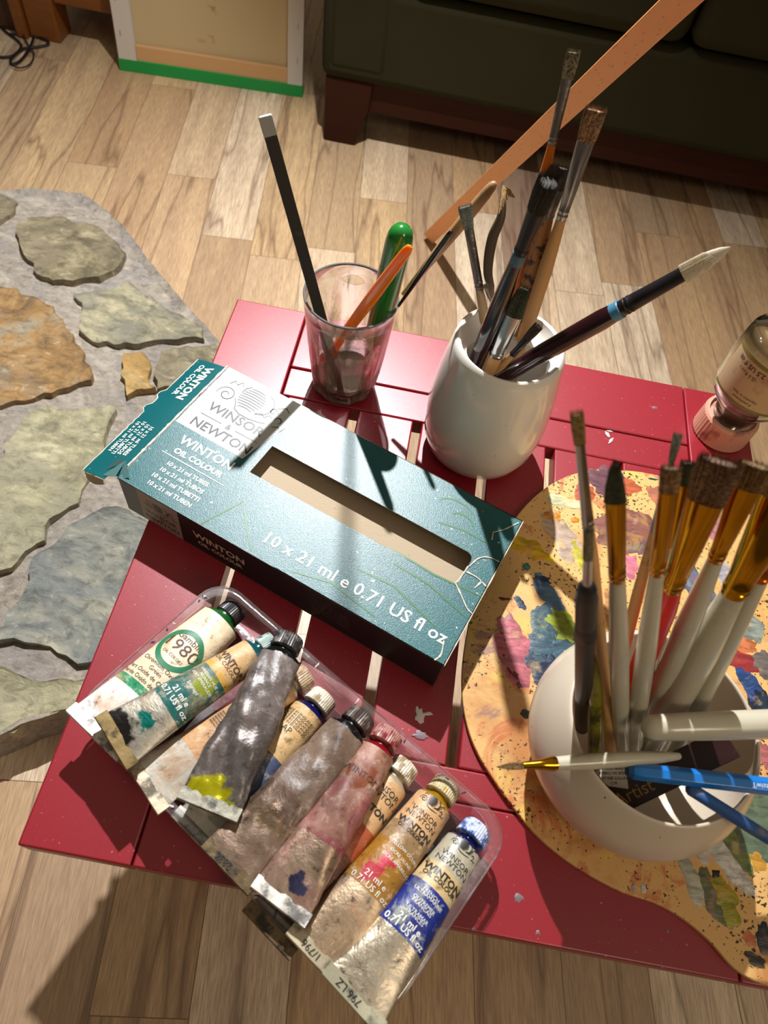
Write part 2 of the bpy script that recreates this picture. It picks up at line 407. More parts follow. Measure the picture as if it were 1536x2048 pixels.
# ================================================================== BACKGROUND
OLIVE = NT('olive_upholstery'); v = OLIVE.co(); wv = OLIVE.noise(v, 900, 2)
OLIVE.P(Base__Color=OLIVE.mix(OLIVE.noise(v, 3, 3), lin((42, 40, 26)), lin((54, 52, 34))), Roughness=.95); OLIVE.bump(wv, .5, .001); OLIVE.b.inputs['Specular IOR Level'].default_value = .08
CHERRY = NT('dark_cherry_wood'); v = CHERRY.co(scale=(2, 20, 20)); CHERRY.P(Base__Color=CHERRY.mix(CHERRY.noise(v, 6, 6), lin((40, 17, 9)), lin((62, 27, 14))), Roughness=.5); CHERRY.b.inputs['Specular IOR Level'].default_value = .15
SY = 1.60
def rbox(name, a, b, mat, parent, bev):
    mb = MB(); mb.box([(a[i] + b[i]) / 2 for i in range(3)], [abs(b[i] - a[i]) for i in range(3)]); return mb.obj(name, mat, parent, bevel=bev, smooth=True)
zf = pty(700, 166, SY - .02).z; zc = pty(1060, 38, SY - .02).z; zr = pty(900, 258, SY).z
sofa = thing('sofa', (.6, 2.0, 0), 'dark olive fabric sofa on a reddish wooden base behind the table', 'sofa')
sx0 = pty(640, 100, SY - .02).x
rbox('seat_base', (sx0 + .002, SY - .02, zf), (2.1, 2.45, zc), OLIVE.m, sofa, .02)
rbox('arm', (sx0, SY - .022, zf + .005), (sx0 + .16, 2.45, zc + .22), OLIVE.m, sofa, .03)
xs = pty(1388, 60, SY - .03).x
rbox('seat_cushion', (sx0 + .165, SY - .035, zc + .006), (xs - .003, 2.3, zc + .15), OLIVE.m, sofa, .03)
rbox('seat_cushion', (xs + .003, SY - .035, zc + .006), (xs + .62, 2.3, zc + .15), OLIVE.m, sofa, .03)
rbox('backrest', (sx0, 2.3, zc), (2.1, 2.5, zc + .45), OLIVE.m, sofa, .05)
rbox('base_rail', (sx0 + .1, SY, zr), (2.1, 2.45, zf + .002), CHERRY.m, sofa, .004)
mb = MB(); lx0, lx1 = pty(648, 220, SY - .01).x, pty(742, 220, SY - .01).x
rings = []
for z, k in ((0, .72), (.03, .78), (zf * .6, .95), (zf + .003, 1)):
    x1 = lx0 + (lx1 - lx0) * k
    rings.append([Vector((lx0, SY - .012, z)), Vector((x1, SY - .012, z)), Vector((x1, SY + .09, z)), Vector((lx0, SY + .09, z))])
mb.loft(rings); mb.obj('leg', CHERRY.m, sofa, bevel=.006)
mb = MB(); mb.box((2.0, SY + .05, zf / 2), (.1, .1, zf)); mb.obj('leg', CHERRY.m, sofa, bevel=.006)

# canvas leaning with its back to us
cw = plain('primed_canvas_fold', (206, 198, 184), .8, bumps=(300, .3))
raw = plain('raw_canvas', (198, 176, 132), .85, var=(14, (150, 116, 62), .66, .74), bumps=(600, .4))
pine = plain('pine_stretcher', (206, 160, 108), .6)
green = plain('green_tape', (24, 148, 66), .55)
bl, br_ = pt(240, 140, 0), pt(605, 195, 0)
ux = (br_ - bl); cwid = ux.length; ux.normalize(); lean = R_(6)
nrm = Vector((ux.y, -ux.x, 0))                       # towards viewer
up = Vector((0, 0, math.cos(lean))) - nrm * math.sin(lean)
nn = ux.cross(up); 
if nn.y > 0: nn = -nn
canvas = thing('stretched_canvas', (bl + br_) / 2, 'back of a stretched canvas with a green taped bottom edge, leaning between cabinet and sofa', 'canvas')
def cbox(name, u0, u1, v0, v1, d0, d1, mat, bev=0):
    mb = MB(); vs = [bl + ux * u + up * v + nn * d for u in (u0, u1) for v in (v0, v1) for d in (d0, d1)]
    mb.add(vs, [(0, 1, 3, 2), (4, 6, 7, 5), (0, 4, 5, 1), (2, 3, 7, 6), (0, 2, 6, 4), (1, 5, 7, 3)]); return mb.obj(name, mat, canvas, bevel=bev)
CH = .55; b_ = .038
cbox('cloth_back', .004, cwid - .004, .004, CH - .004, -.019, -.017, raw)
cbox('stretcher_bar', .001, b_ * 1.15, .001, CH, -.016, 0, cw, .001); cbox('stretcher_bar', cwid - b_, cwid - .001, .001, CH, -.016, 0, cw, .001)
cbox('stretcher_bar', b_ * 1.15, cwid - b_, .024, .058, -.016, -.003, pine, .002); cbox('stretcher_bar', b_ * 1.15, cwid - b_, CH - .04, CH, -.016, -.003, pine, .002)
cbox('green_tape', 0, cwid, 0, .026, -.02, .0012, green, .001)
mb = MB()
stp = plain('steel_staple', (120, 110, 100), .4, 1)
for vv in (.08, .15, .22, .29, .36, .43):
    for uu in (.014, cwid - .014):
        c = bl + ux * uu + up * vv + nn * .0006; mb.add([c - up * .006 - ux * .0006, c + up * .006 - ux * .0006, c + up * .006 + ux * .0006, c - up * .006 + ux * .0006], [(0, 1, 2, 3)])
mb.obj('staples', stp, canvas.children[1])['kind'] = 'stuff'

# cabinet top left
CAB = NT('honey_pine'); v = CAB.co(scale=(3, 3, 30)); CAB.P(Base__Color=CAB.mix(CAB.noise(v, 5, 6), lin((112, 62, 22)), lin((140, 84, 34))), Roughness=.4)
cab = thing('cabinet', (-.95, 1.95, 0), 'orange-brown wooden cabinet with square legs and a low shelf at the top left', 'cabinet')
p0 = pt(122, 88, 0); 
rbox('post', (p0.x - .075, p0.y, 0), (p0.x, p0.y + .07, .8), CAB.m, cab, .004)
rbox('post_moulding', (p0.x - .105, p0.y - .012, 0), (p0.x - .077, p0.y + .05, .8), CAB.m, cab, .006)
rbox('lower_rail', (p0.x + .001, p0.y + .01, .085), (-.80, p0.y + .03, .17), CAB.m, cab, .003)
rbox('bottom_shelf', (p0.x + .001, p0.y + .031, .10), (-.80, p0.y + .38, .12), CAB.m, cab, .002)
rbox('side_panel', (p0.x - .075, p0.y + .071, .06), (p0.x - .05, p0.y + .40, .8), CAB.m, cab, .003)
rbox('back_panel', (p0.x - .049, p0.y + .385, .121), (-.80, p0.y + .4, .8), CAB.m, cab, .003)
p1 = pt(30, 68, 0)
stand = thing('wooden_stand', (p1.x - .1, p1.y + .1, 0), 'dark brown wooden furniture leg in the top left corner beside the cable', 'furniture')
DKW = plain('dark_brown_wood', (70, 40, 20), .45)
mb = MB(); mb.box((p1.x - .03, p1.y + .04, .35), (.075, .06, .7)); mb.obj('leg', DKW, stand, bevel=.004)
mb = MB(); mb.box((p1.x - .35, p1.y + .05, .3), (.56, .03, .5)); mb.obj('panel', DKW, stand, bevel=.004)
# cable
blk = plain('black_rubber', (24, 20, 22), .45)
mb = MB()
cp = [(-25, 25), (10, 62), (36, 82), (42, 95), (25, 112), (-8, 114), (-30, 108)]
tube_path(mb, smooth_pts([pt(x, y, .004) for x, y in cp]), .0032)
cp = [(72, 20), (70, 60), (60, 95), (42, 120), (25, 128), (22, 118), (45, 98), (80, 93), (96, 88), (92, 80), (60, 70), (20, 68)]
tube_path(mb, smooth_pts([pt(x, y, .004 + .0025 * math.sin(i * 1.3) ** 2) for i, (x, y) in enumerate(cp)]), .0030)
cp = [(40, 60), (58, 92), (68, 108), (60, 128), (40, 136), (22, 130)]
tube_path(mb, smooth_pts([pt(x, y, .008) for x, y in cp]), .0018)
tag(mb.obj('power_cable', blk), 'thin black power cable coiled on the floor at the top left', 'cable')

# easel leg : a long beech lath rising from the floor
BEECH = NT('beech_wood'); v = BEECH.co('Object', scale=(1, 1, 1)); 
bc = BEECH.mix(BEECH.noise(v, 30, 6), lin((228, 152, 92)), lin((240, 172, 110)))
BEECH.P(Base__Color=bc, Roughness=.45)
fa = pt(860, 474, .012); k = c2w(Vector((1365 + 40 - 768, -40 - 1024, F_PX))) * (.62 / F_PX); fb = CAM + k
easel = thing('easel', (fa.x, fa.y, 0), 'flat beech easel leg slanting up from the floor behind the brushes', 'easel')
def lath(name, a, b, w, th, mat, parent):
    ax = (b - a).normalized(); side = ax.cross(((a + b) / 2 - CAM)).normalized(); dn = ax.cross(side).normalized()
    mb = MB(); mb.loft([[c + side * sx * w / 2 + dn * sy * th / 2 for sx, sy in ((-1, -1), (1, -1), (1, 1), (-1, 1))] for c in (a, b)])
    o = mb.obj(name, mat, parent, bevel=.0012)
    return ax, side, dn
ax, sd, dn = lath('leg', fa, fb, .0275, .012, BEECH.m, easel)
# dark beech pores as small flecks on its face
mb = MB(); rnd = random.Random(3); fwd = dn if dn.dot(CAM - fa) > 0 else -dn
for i in range(100):
    t = rnd.random() * (fb - fa).length; s_ = (rnd.random() - .5) * .024; c = fa + ax * t + sd * s_ + fwd * .00615
    mb.add([c, c + ax * .0022 + sd * .0003, c + ax * .0044, c + ax * .0022 - sd * .0003], [(0, 1, 2, 3)])
mb.obj('wood_pores', plain('pore_brown', (150, 84, 44), .6), [c for c in easel.children][0])['kind'] = 'stuff'

# lamp over the table (out of frame above): hood panels added to shade the sofa, bulb, cord added for its shadow
lampt = thing('hanging_lamp', LAMP + Vector((0, 0, .1)), 'unseen hanging lamp above the far table edge, with panels added to block light', 'lamp')
light_block = plain('white_enamel', (200, 195, 185), .4)
mb = MB(); mb.box((LAMP.x + .22, LAMP.y + .052, LAMP.z + .0), (.50, .003, .22)); mb.obj('light_block_side', light_block, lampt)
mb = MB(); mb.box((LAMP.x + .22, LAMP.y - .02, LAMP.z + .112), (.50, .147, .003)); mb.obj('light_block_top', light_block, lampt)
mb = MB(); tube_path(mb, [Vector((LAMP.x, LAMP.y, LAMP.z + .113)), Vector((LAMP.x, LAMP.y, 2.4))], .003); mb.obj('flex', blk, lampt)
cdx = Vector((-.078, .635, 0))  # cord added here to throw a thin shadow across the carton
mb = MB(); tube_path(mb, [cdx + Vector((0, 0, .815)), cdx + Vector((0, 0, 2.4))], .0020); lathe(mb, (cdx.x, cdx.y, .80), [(.0005, 0), (.003, .004), (.003, .016), (.001, .02)], 12)
tag(mb.obj('shadow_cord', plain('cord_white', (200, 190, 170), .7)), 'thin unseen cord added above the table to cast a narrow shadow', 'cord')
# ================================================================== CARDBOARD PAINT BOX
ZB = .494
q0, q1, q2, q3 = [pt(x, y, ZB) for x, y in [(236, 955), (885, 1330), (1046, 1045), (458, 727)]]
eu = (q1 - q0).normalized(); ev = Vector((-eu.y, eu.x, 0)); BU, BV, BH = .2775, .1375, ZB - ZT - .0005
bo = Vector((q0.x, q0.y, 0))
def bp(u, v, w): return bo + eu * u + ev * v + Vector((0, 0, ZT + .0005 + w))
box = thing('paint_box', bp(BU / 2, BV / 2, 0) - Vector((0, 0, BH * 0)), 'teal cardboard paint carton with a long cut out window and open end flap', 'box')
def teal_mat():
    s = NT('teal_printed_card'); v = s.co()
    f = s.noise(v, 1400, 3, .6)
    wear = s.ramp(s.noise(v, 260, 2, .4), [(.74, (0, 0, 0, 1)), (.77, (1, 1, 1, 1))])
    c = s.mix(s.noise(v, 9, 3), lin((4, 78, 84)), lin((8, 96, 98)))
    s.P(Base__Color=s.mix(wear, c, lin((190, 205, 200))), Roughness=.30); s.b.inputs['Specular IOR Level'].default_value = .55
    s.bump(f, .55, .00028); return s.m
TEAL = teal_mat()
teal_shaded = plain('teal_card_shaded', (8, 22, 23), .45)  # teal card darkened to near black, shade of the sides put into the colour
card = plain('raw_greyboard', (176, 158, 132), .8, bumps=(500, .3), var=(220, (90, 74, 60), .70, .74))
lab = plain('silver_label_print', (190, 192, 188), .40, .0, bumps=(600, .5))
whitep = plain('white_print', (236, 236, 228), .45); blackp = plain('black_print', (38, 38, 40), .4); gold = plain('olive_print', (58, 112, 66), .35)
tornp = plain('torn_card_edge', (205, 196, 180), .8); darkgrey = plain('charcoal_print', (70, 78, 80), .4)
win = rrect(.0775, .0585, .258, .089, .006); win = [(x, y) for x, y in win]
# square the left corners
win = [(.0775, .089), (.0775, .0585)] + [p for p in win if p[0] > .2]
# top panel: sheet with window
T = .0007
outer = [(0, 0), (BU, 0), (BU, BV), (0, BV)]
pm = poly_mesh(outer, [win])
mb = MB(); place(mb, pm, lambda p: bp(p.x, p.y, BH)); place(mb, pm, lambda p: bp(p.x, p.y, BH - T), 1)
n = len(win)
for loop in (win, outer):
    a = [bp(p[0], p[1], BH) for p in loop]; b = [bp(p[0], p[1], BH - T) for p in loop]; mb.loft([a, b], cap=(False, False), mi=1)
top_o = mb.obj('top_panel', [TEAL, card], box, angle=30)
def panel(name, P, mats):   # P = four outer corners; thickness inward
    a, b, c, d = P; nrm_ = (b - a).cross(d - a).normalized() * T
    mb = MB(); mb.add([a, b, c, d], [(0, 1, 2, 3)], 0); mb.add([x - nrm_ for x in P], [(0, 1, 2, 3)], 1)
    mb.loft([P, [x - nrm_ for x in P]], cap=(False, False), mi=1); return mb.obj(name, mats, box, angle=30)
front_o = panel('front_panel', [bp(0, 0, 0), bp(BU, 0, 0), bp(BU, 0, BH), bp(0, 0, BH)], [teal_shaded, card])
panel('back_panel', [bp(BU, BV, 0), bp(0, BV, 0), bp(0, BV, BH), bp(BU, BV, BH)], [teal_shaded, card])
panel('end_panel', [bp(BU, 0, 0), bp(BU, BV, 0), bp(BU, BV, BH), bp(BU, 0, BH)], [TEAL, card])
panel('bottom_panel', [bp(0, BV, 0), bp(BU, BV, 0), bp(BU, 0, 0), bp(0, 0, 0)], [teal_shaded, card])
mb = MB(); mb.add([bp(.06, .004, BH - .0135), bp(BU - .002, .004, BH - .0135), bp(BU - .002, BV - .004, BH - .0135), bp(.06, BV - .004, BH - .0135)], [(0, 1, 2, 3)]); mb.add([bp(.06, .004, BH - .0142), bp(BU - .002, .004, BH - .0142), bp(BU - .002, BV - .004, BH - .0142), bp(.06, BV - .004, BH - .0142)], [(3, 2, 1, 0)]); mb.obj('inner_liner', card, box, smooth=False)
# folded-out end flap with tabs, slightly drooping, curled near corner
def flap_pt(a, b):          # a = 0..1 out from the edge, b = along v in metres
    return bp(-.001 - .030 * a, b, BH - .0085 * a + .001 * math.sin(a * 3))
edge = []
nv = 40
mb = MB(); rows = []
for i in range(nv + 1):
    b = -.006 + (BV + .004) * i / nv
    ext = 1.0
    if 62 < i * 3 < 68 or 76 < i * 3 < 82: ext = 1.13
    ext += .03 * noise.noise(Vector((i * .9, 2, 1)))
    lo = 0 if b > -.001 else .25
    rows.append([flap_pt(lo + (ext - lo) * k / 6, b) for k in range(7)])
vs = [p for r in rows for p in r]; fs = [(i * 7 + j, i * 7 + j + 1, (i + 1) * 7 + j + 1, (i + 1) * 7 + j) for i in range(nv) for j in range(6)]
mb.add(vs, fs, 0); mb.add([p - Vector((0, 0, T)) for p in vs], [f[::-1] for f in fs], 1)
fl_ = mb.obj('end_flap', [TEAL, card], box, angle=60)
# tuck tongue hanging off the near corner + crumpled corner
mb = MB(); r0 = [bp(-.030 + .013 * 0, -.006 + 0, BH - .001)]
arc = []
for i in range(11):
    t = i / 10; x = -.0315 + .022 * t
    arc.append([bp(x, -.0062, BH - .0085 * -(x) / .030 - .0006), bp(x + .001, -.0075 - .002 * math.sin(math.pi * t), BH - .006 - .006 * math.sin(math.pi * t)), bp(x + .002, -.006, BH - .006 - .010 * math.sin(math.pi * t))])
mb.loft([[r[k] for r in arc] for k in range(3)], cap=(False, False), closed=False); mb.obj('dust_flap', card, box, smooth=True)
mb = MB()
for k, (a, b, c_) in enumerate([((-.012, -.004), (-.001, -.001), (-.004, .014)), ((-.001, -.001), (.008, .004), (-.004, .014)), ((-.014, .001), (-.004, .014), (-.010, .012))]):
    mb.add([bp(a[0], a[1], BH - .002), bp(b[0], b[1], BH + .0016), bp(c_[0], c_[1], BH + .003)], [(0, 1, 2)])
mb.obj('crumpled_corner', plain('creased_foil_edge', (90, 130, 130), .3, .3), box, smooth=False)
# white worn fold edges
def strip3(mb, pts, w, up=Vector((0, 0, 1)), mi=0):
    vs = []; 
    for i, p in enumerate(pts):
        d = (pts[min(i + 1, len(pts) - 1)] - pts[max(i - 1, 0)]).normalized(); s_ = d.cross(up).normalized()
        ww = w * (.35 + .9 * abs(noise.noise(Vector((i * .8, p.x * 50, p.y * 50))))); vs += [p + s_ * ww, p - s_ * ww]
    mb.add(vs, [(2 * i, 2 * i + 1, 2 * i + 3, 2 * i + 2) for i in range(len(pts) - 1)], mi)
mb = MB()
strip3(mb, [bp(-.0008 + .0008 * noise.noise(Vector((i, 0, 0))), .012 + (BV - .012) * i / 50, BH + .0009 + .0006 * abs(noise.noise(Vector((i * .5, 5, 0))))) for i in range(51)], .0012)
strip3(mb, [rows[i][6] + Vector((0, 0, .0002)) for i in range(nv + 1)], .0006)
cracks = [[(.259, .078), (.262, .088), (.268, .093), (.2765, .094)], [(.2565, .060), (.264, .054), (.272, .047), (.2772, .045)], [(.259, .073), (.268, .073), (.2765, .070)], [(.262, .115), (.268, .122), (.275, .134)], [(.258, .078), (.2575, .066), (.256, .060)], [(.264, .108), (.262, .115)], [(.272, .072), (.270, .064)], [(.270, .0), (.272, .006), (.269, .016)]]
for i, cpth in enumerate(cracks):
    pts = smooth_pts([bp(x + .0008 * noise.noise(Vector((x * 900, i, 0))), y, BH + .0006) for x, y in cpth], 5); strip3(mb, pts, .0009)
strip3(mb, [bp(BU + .0002, 0 + BV * i / 30, BH + .0003) for i in range(31)], .0006)
mb.obj('worn_edges', tornp, box, smooth=False)
# label panel and lettering on the top
LZ = BH + .00012
lf = lambda p: bp(p.x, p.y, LZ)
mb = MB(); place(mb, poly_mesh([(.0008, .0665), (.0655, .0655), (.0815, BV), (.0008, BV)]), lf)
mb.obj('label', lab, top_o, smooth=False)
def bt(s, x, y, size, mi, mb, ang=0, z=.0002, bold=0, sx=1, align='CENTER'):
    vf = text_mesh(s, size, align, bold, sx); ca, sa = math.cos(ang), math.sin(ang)
    place(mb, vf, lambda p: bp(x + p.x * ca - p.y * sa, y + p.x * sa + p.y * ca, LZ + z), mi)
mb = MB(); D90 = 0
# lettering on the box is read with its top towards +v
bt('WINSOR', .0385, .0945, .0125, 1, mb, bold=.0001, sx=1.05)
bt('NEWTON', .0385, .0745, .0125, 1, mb, bold=.0001, sx=1.0)
bt('&', .0385, .0845, .0075, 1, mb)
place(mb, stroke_mesh([[(.012, .0845), (.032, .0845)], [(.045, .0845), (.066, .0845)]], .0006), lf2 := (lambda p: bp(p.x, p.y, LZ + .0002)), 1)
def arcp(cx, cy, r0, r1, a0, a1, n=18, k=1): return [(cx + (r0 + (r1 - r0) * i / n) * math.cos(R_(a0 + (a1 - a0) * i / n)), cy + (r0 + (r1 - r0) * i / n) * k * math.sin(R_(a0 + (a1 - a0) * i / n))) for i in range(n + 1)]
# crest: scroll on the left, ribbed shell, long S-stroke, hatch for the beast at the right
crest = [arcp(.0165, .112, .0012, .0085, 0, 560, 40), [(.0245, .113), (.028, .109), (.031, .103), (.037, .1005), (.046, .1005), (.054, .102), (.060, .104)],
         [(.012, .123), (.015, .128), (.018, .125), (.021, .130), (.024, .126)], [(.026, .121), (.0265, .126), (.030, .130)],
         arcp(.0455, .119, .0115, .0115, 80, -80, 14), [(.047, .108), (.052, .111), (.056, .109), (.058, .113), (.062, .112)], arcp(.059, .118, .004, .001, 0, 400, 16), [(.060, .123), (.066, .127), (.070, .124)], arcp(.067, .112, .003, .003, -60, 200, 12), [(.066, .104), (.071, .107), (.074, .104), (.076, .109)]]
for i in range(9):
    y = .1075 + i * .0026; w_ = .0085 * math.sin(math.pi * (i + 1.5) / 11) + .003
    crest.append([(.0375 - w_ + .0015 * math.sin(k_ / 6 * 3.14), y + .0012 * math.sin(k_ / 6 * math.pi)) if False else (.0375 - w_ + 2 * w_ * k_ / 6, y + .0011 * math.sin(k_ / 6 * math.pi)) for k_ in range(7)])
place(mb, stroke_mesh(crest, .0010), lf2, 1)
bt('WINTON', .0400, .0545, .0115, 0, mb, bold=.00025, sx=1.0)
bt('OIL COLOUR', .0400, .0435, .0072, 0, mb, bold=.00025, sx=1.02)
place(mb, stroke_mesh([[(.011, .0375), (.040, .0373), (.069, .0372)]], .0009), lf2, 0)
for i, t_ in enumerate(['10 x 21 ml TUBES', '10 x 21 ml TUBOS', '10 x 21 ml TUBETTI', '10 x 21 ml TUBEN']):
    bt(t_, .040, .0308 - i * .0072, .0052, 0, mb, bold=.00012)
bt('10 x 21 ml \u212E 0.71 US fl oz'.replace('\u212E', 'e'), .1945, .0175, .0139, 0, mb, bold=.00012, sx=1.04)
# decorative olive strokes
place(mb, stroke_mesh([[(.075, .001), (.083, .020), (.089, .034)], [(.089, .034), (.105, .016), (.118, .003)], [(.20, .060), (.24, .058), (.277, .061)], [(.21, .050), (.24, .049), (.276, .040)],
    arcp(.226, .117, .012, .016, 180, 20, 14, .6), arcp(.236, .112, .008, .010, 200, -20, 12, .5), [(.222, .100), (.24, .104), (.262, .104)], [(.19, .032), (.22, .034), (.26, .022)], [(.15, .004), (.18, .012), (.22, .006)]], .0017), lambda p: bp(p.x, p.y, LZ + .0001), 2)
obj_split(mb, ['white_lettering', 'crest_lettering', 'olive_strokes'], [whitep, blackp, gold], top_o)
# front side print
mb = MB(); ff = lambda p: bp(p.x, -.00015, p.y)
place(mb, poly_mesh([(.016, .001), (.054, .001), (.054, BH - .001), (.016, BH - .001)]), ff, 2)
place(mb, poly_mesh([(.0, .001), (.016, .001), (.016, BH - .001), (.0, BH - .001)]), ff, 3)
def ftx(s, x, y, size, mi, bold=0): place(mb, text_mesh(s, size, 'CENTER', bold), lambda p: bp(x + p.x, -.0003, y + p.y), mi)
ftx('WINSOR', .035, .0165, .0075, 1); ftx('NEWTON', .035, .0080, .0072, 1); ftx('&', .035, .0122, .004, 1)
cr2 = [[((x - .0385) * .44 + .035, (y - .10) * .44 + .0215) for x, y in s_] for s_ in crest]
place(mb, stroke_mesh(cr2, .0007), lambda p: bp(p.x, -.0003, p.y), 1)
ftx('WINTON', .090, .0235, .0110, 0, .0003); ftx('OIL COLOUR', .090, .0135, .0068, 0, .0002)
for i, t_ in enumerate(['10 x 21 ml TUBES', '10 x 21 ml TUBOS', '10 x 21 ml TUBETTI', '10 x 21 ml TUBEN']): ftx(t_, .188, .030 - i * .0052, .0040, 4)
obj_split(mb, ['side_lettering', 'side_crest', 'side_label', 'side_band', 'small_side_lettering'], [plain('cream_print', (200, 180, 155), .5), blackp, plain('pale_grey_print', (150, 138, 128), .5), darkgrey, plain('dim_print', (92, 84, 76), .5)], front_o)
# flap lettering, read sideways
mb = MB()
def fpt(s, a, b, size, bold=0):
    vf = text_mesh(s, size, 'CENTER', bold)
    place(mb, vf, lambda p: flap_pt(a - p.y / .030, b - p.x) + Vector((0, 0, .0004)))
def flt(s, a, b, size, bold=0):
    vf = text_mesh(s, size, 'CENTER', bold)
    place(mb, vf, lambda p: flap_pt(a - p.y / .030 * 1, b - p.x) + Vector((0, 0, .0004)))
flt('WINTON', .40, .108, .0098, .0004); flt('OIL COLOUR', .66, .110, .0066, .0002)
for i, t_ in enumerate(['10 x 21 ml TUBES', '10 x 21 ml TUBOS', '10 x 21 ml TUBETTI', '10 x 21 ml TUBEN']): flt(t_, .34 + i * .16, .036, .0046, .0001)
mb.obj('flap_lettering', whitep, fl_, smooth=False)

# ================================================================== CLEAR TRAY
ZR = .481
t0, t1, t2, t3 = [pt(x, y, ZR) for x, y in [(132, 1424), (448, 1152), (1027, 1668), (764, 2046)]]
tc = (t0 + t1 + t2 + t3) / 4; tu = ((t2 - t1) + (t3 - t0)).normalized(); tv = Vector((-tu.y, tu.x, 0))
TL_ = ((t2 - t1).length + (t3 - t0).length) / 2; TW_ = ((t1 - t0).length + (t2 - t3).length) / 2
tray = thing('plastic_tray', (tc.x, tc.y, ZT), 'clear plastic tray crowded with used paint tubes, overhanging the near table edge', 'tray')
def tp(u, v, z): return Vector((tc.x, tc.y, 0)) + tu * u + tv * v + Vector((0, 0, z))
def trr(L, Wd, r, z): return [tp(x, y, z) for x, y in rrect(-L / 2, -Wd / 2, L / 2, Wd / 2, r, 7)]
pl = NT('clear_plastic'); pl.n.remove(pl.b)
tr = pl.add('BsdfTransparent', Color=(.93, .93, .93, 1)); gl = pl.add('BsdfGlossy', Color=(1, 1, 1, 1), Roughness=.12); fr = pl.add('Fresnel', IOR=1.5)
v = pl.co(); bm_ = pl.add('Bump', Strength=.25, Distance=.002); pl.l.new(pl.noise(v, 60, 3), bm_.inputs['Height']); pl.l.new(bm_.outputs[0], gl.inputs['Normal']); pl.l.new(bm_.outputs[0], fr.inputs['Normal'])
df = pl.add('BsdfDiffuse', Color=lin((205, 195, 195))); 
smg = pl.ramp(pl.noise(v, 26, 6, .7), [(.50, (.09, .09, .09, 1)), (.66, (.34, .34, .34, 1))])
ms0 = pl.add('MixShader'); pl.l.new(smg, ms0.inputs[0]); pl.l.new(tr.outputs[0], ms0.inputs[1]); pl.l.new(df.outputs[0], ms0.inputs[2])
mm2 = pl.math('MULTIPLY', fr.outputs[0], 2.2, True); ms = pl.add('MixShader'); pl.l.new(mm2, ms.inputs[0]); pl.l.new(ms0.outputs[0], ms.inputs[1]); pl.l.new(gl.outputs[0], ms.inputs[2]); pl.l.new(ms.outputs[0], pl.out.inputs['Surface'])
mb = MB(); zb = ZT + .0006
rg = [trr(TL_ - .024, TW_ - .024, .012, zb + .0008), trr(TL_ - .018, TW_ - .018, .014, zb), trr(TL_ - .014, TW_ - .014, .016, zb + .003), trr(TL_ - .012, TW_ - .012, .018, ZR - .003), trr(TL_ - .011, TW_ - .011, .018, ZR - .0006), trr(TL_ - .010, TW_ - .010, .018, ZR), trr(TL_ - .001, TW_ - .001, .020, ZR), trr(TL_ + .0004, TW_ + .0004, .020, ZR - .0008), trr(TL_ + .0008, TW_ + .0008, .020, ZR - .0035)]
mb.loft(rg, cap=(True, False)); mb.obj('shell', pl.m, tray, angle=60)
mb = MB(); mb.loft([trr(TL_ + .0004, TW_ + .0004, .020, ZR - .0004), trr(TL_ + .0014, TW_ + .0014, .0205, ZR + .0002), trr(TL_ + .0004, TW_ + .0004, .020, ZR + .0008), trr(TL_ - .001, TW_ - .001, .0195, ZR + .0004)], cap=(False, False)); mb.obj('rim_bead', pl.m, tray, angle=60)
# dried paint smears on rim
mb = MB(); rnd = random.Random(5)
for i in range(26):
    u = (rnd.random() - .5) * TL_ * .9; w = rnd.choice([-1, 1]) * (TW_ / 2 - .003); p = tp(u, w, ZR + .0004) if rnd.random() < .5 else tp(-TL_ / 2 + .003, (rnd.random() - .5) * TW_ * .8, ZR + .0004)
    blob(mb, p, .001 + rnd.random() * .002, .0006, rnd.random() * 3, .0003, 10, i, .5, 2, rnd.choice([0, 0, 1]))
mb.obj('paint_smear', [plain('dark_violet_paint', (44, 34, 60), .4), white_p], tray)['kind'] = 'stuff'

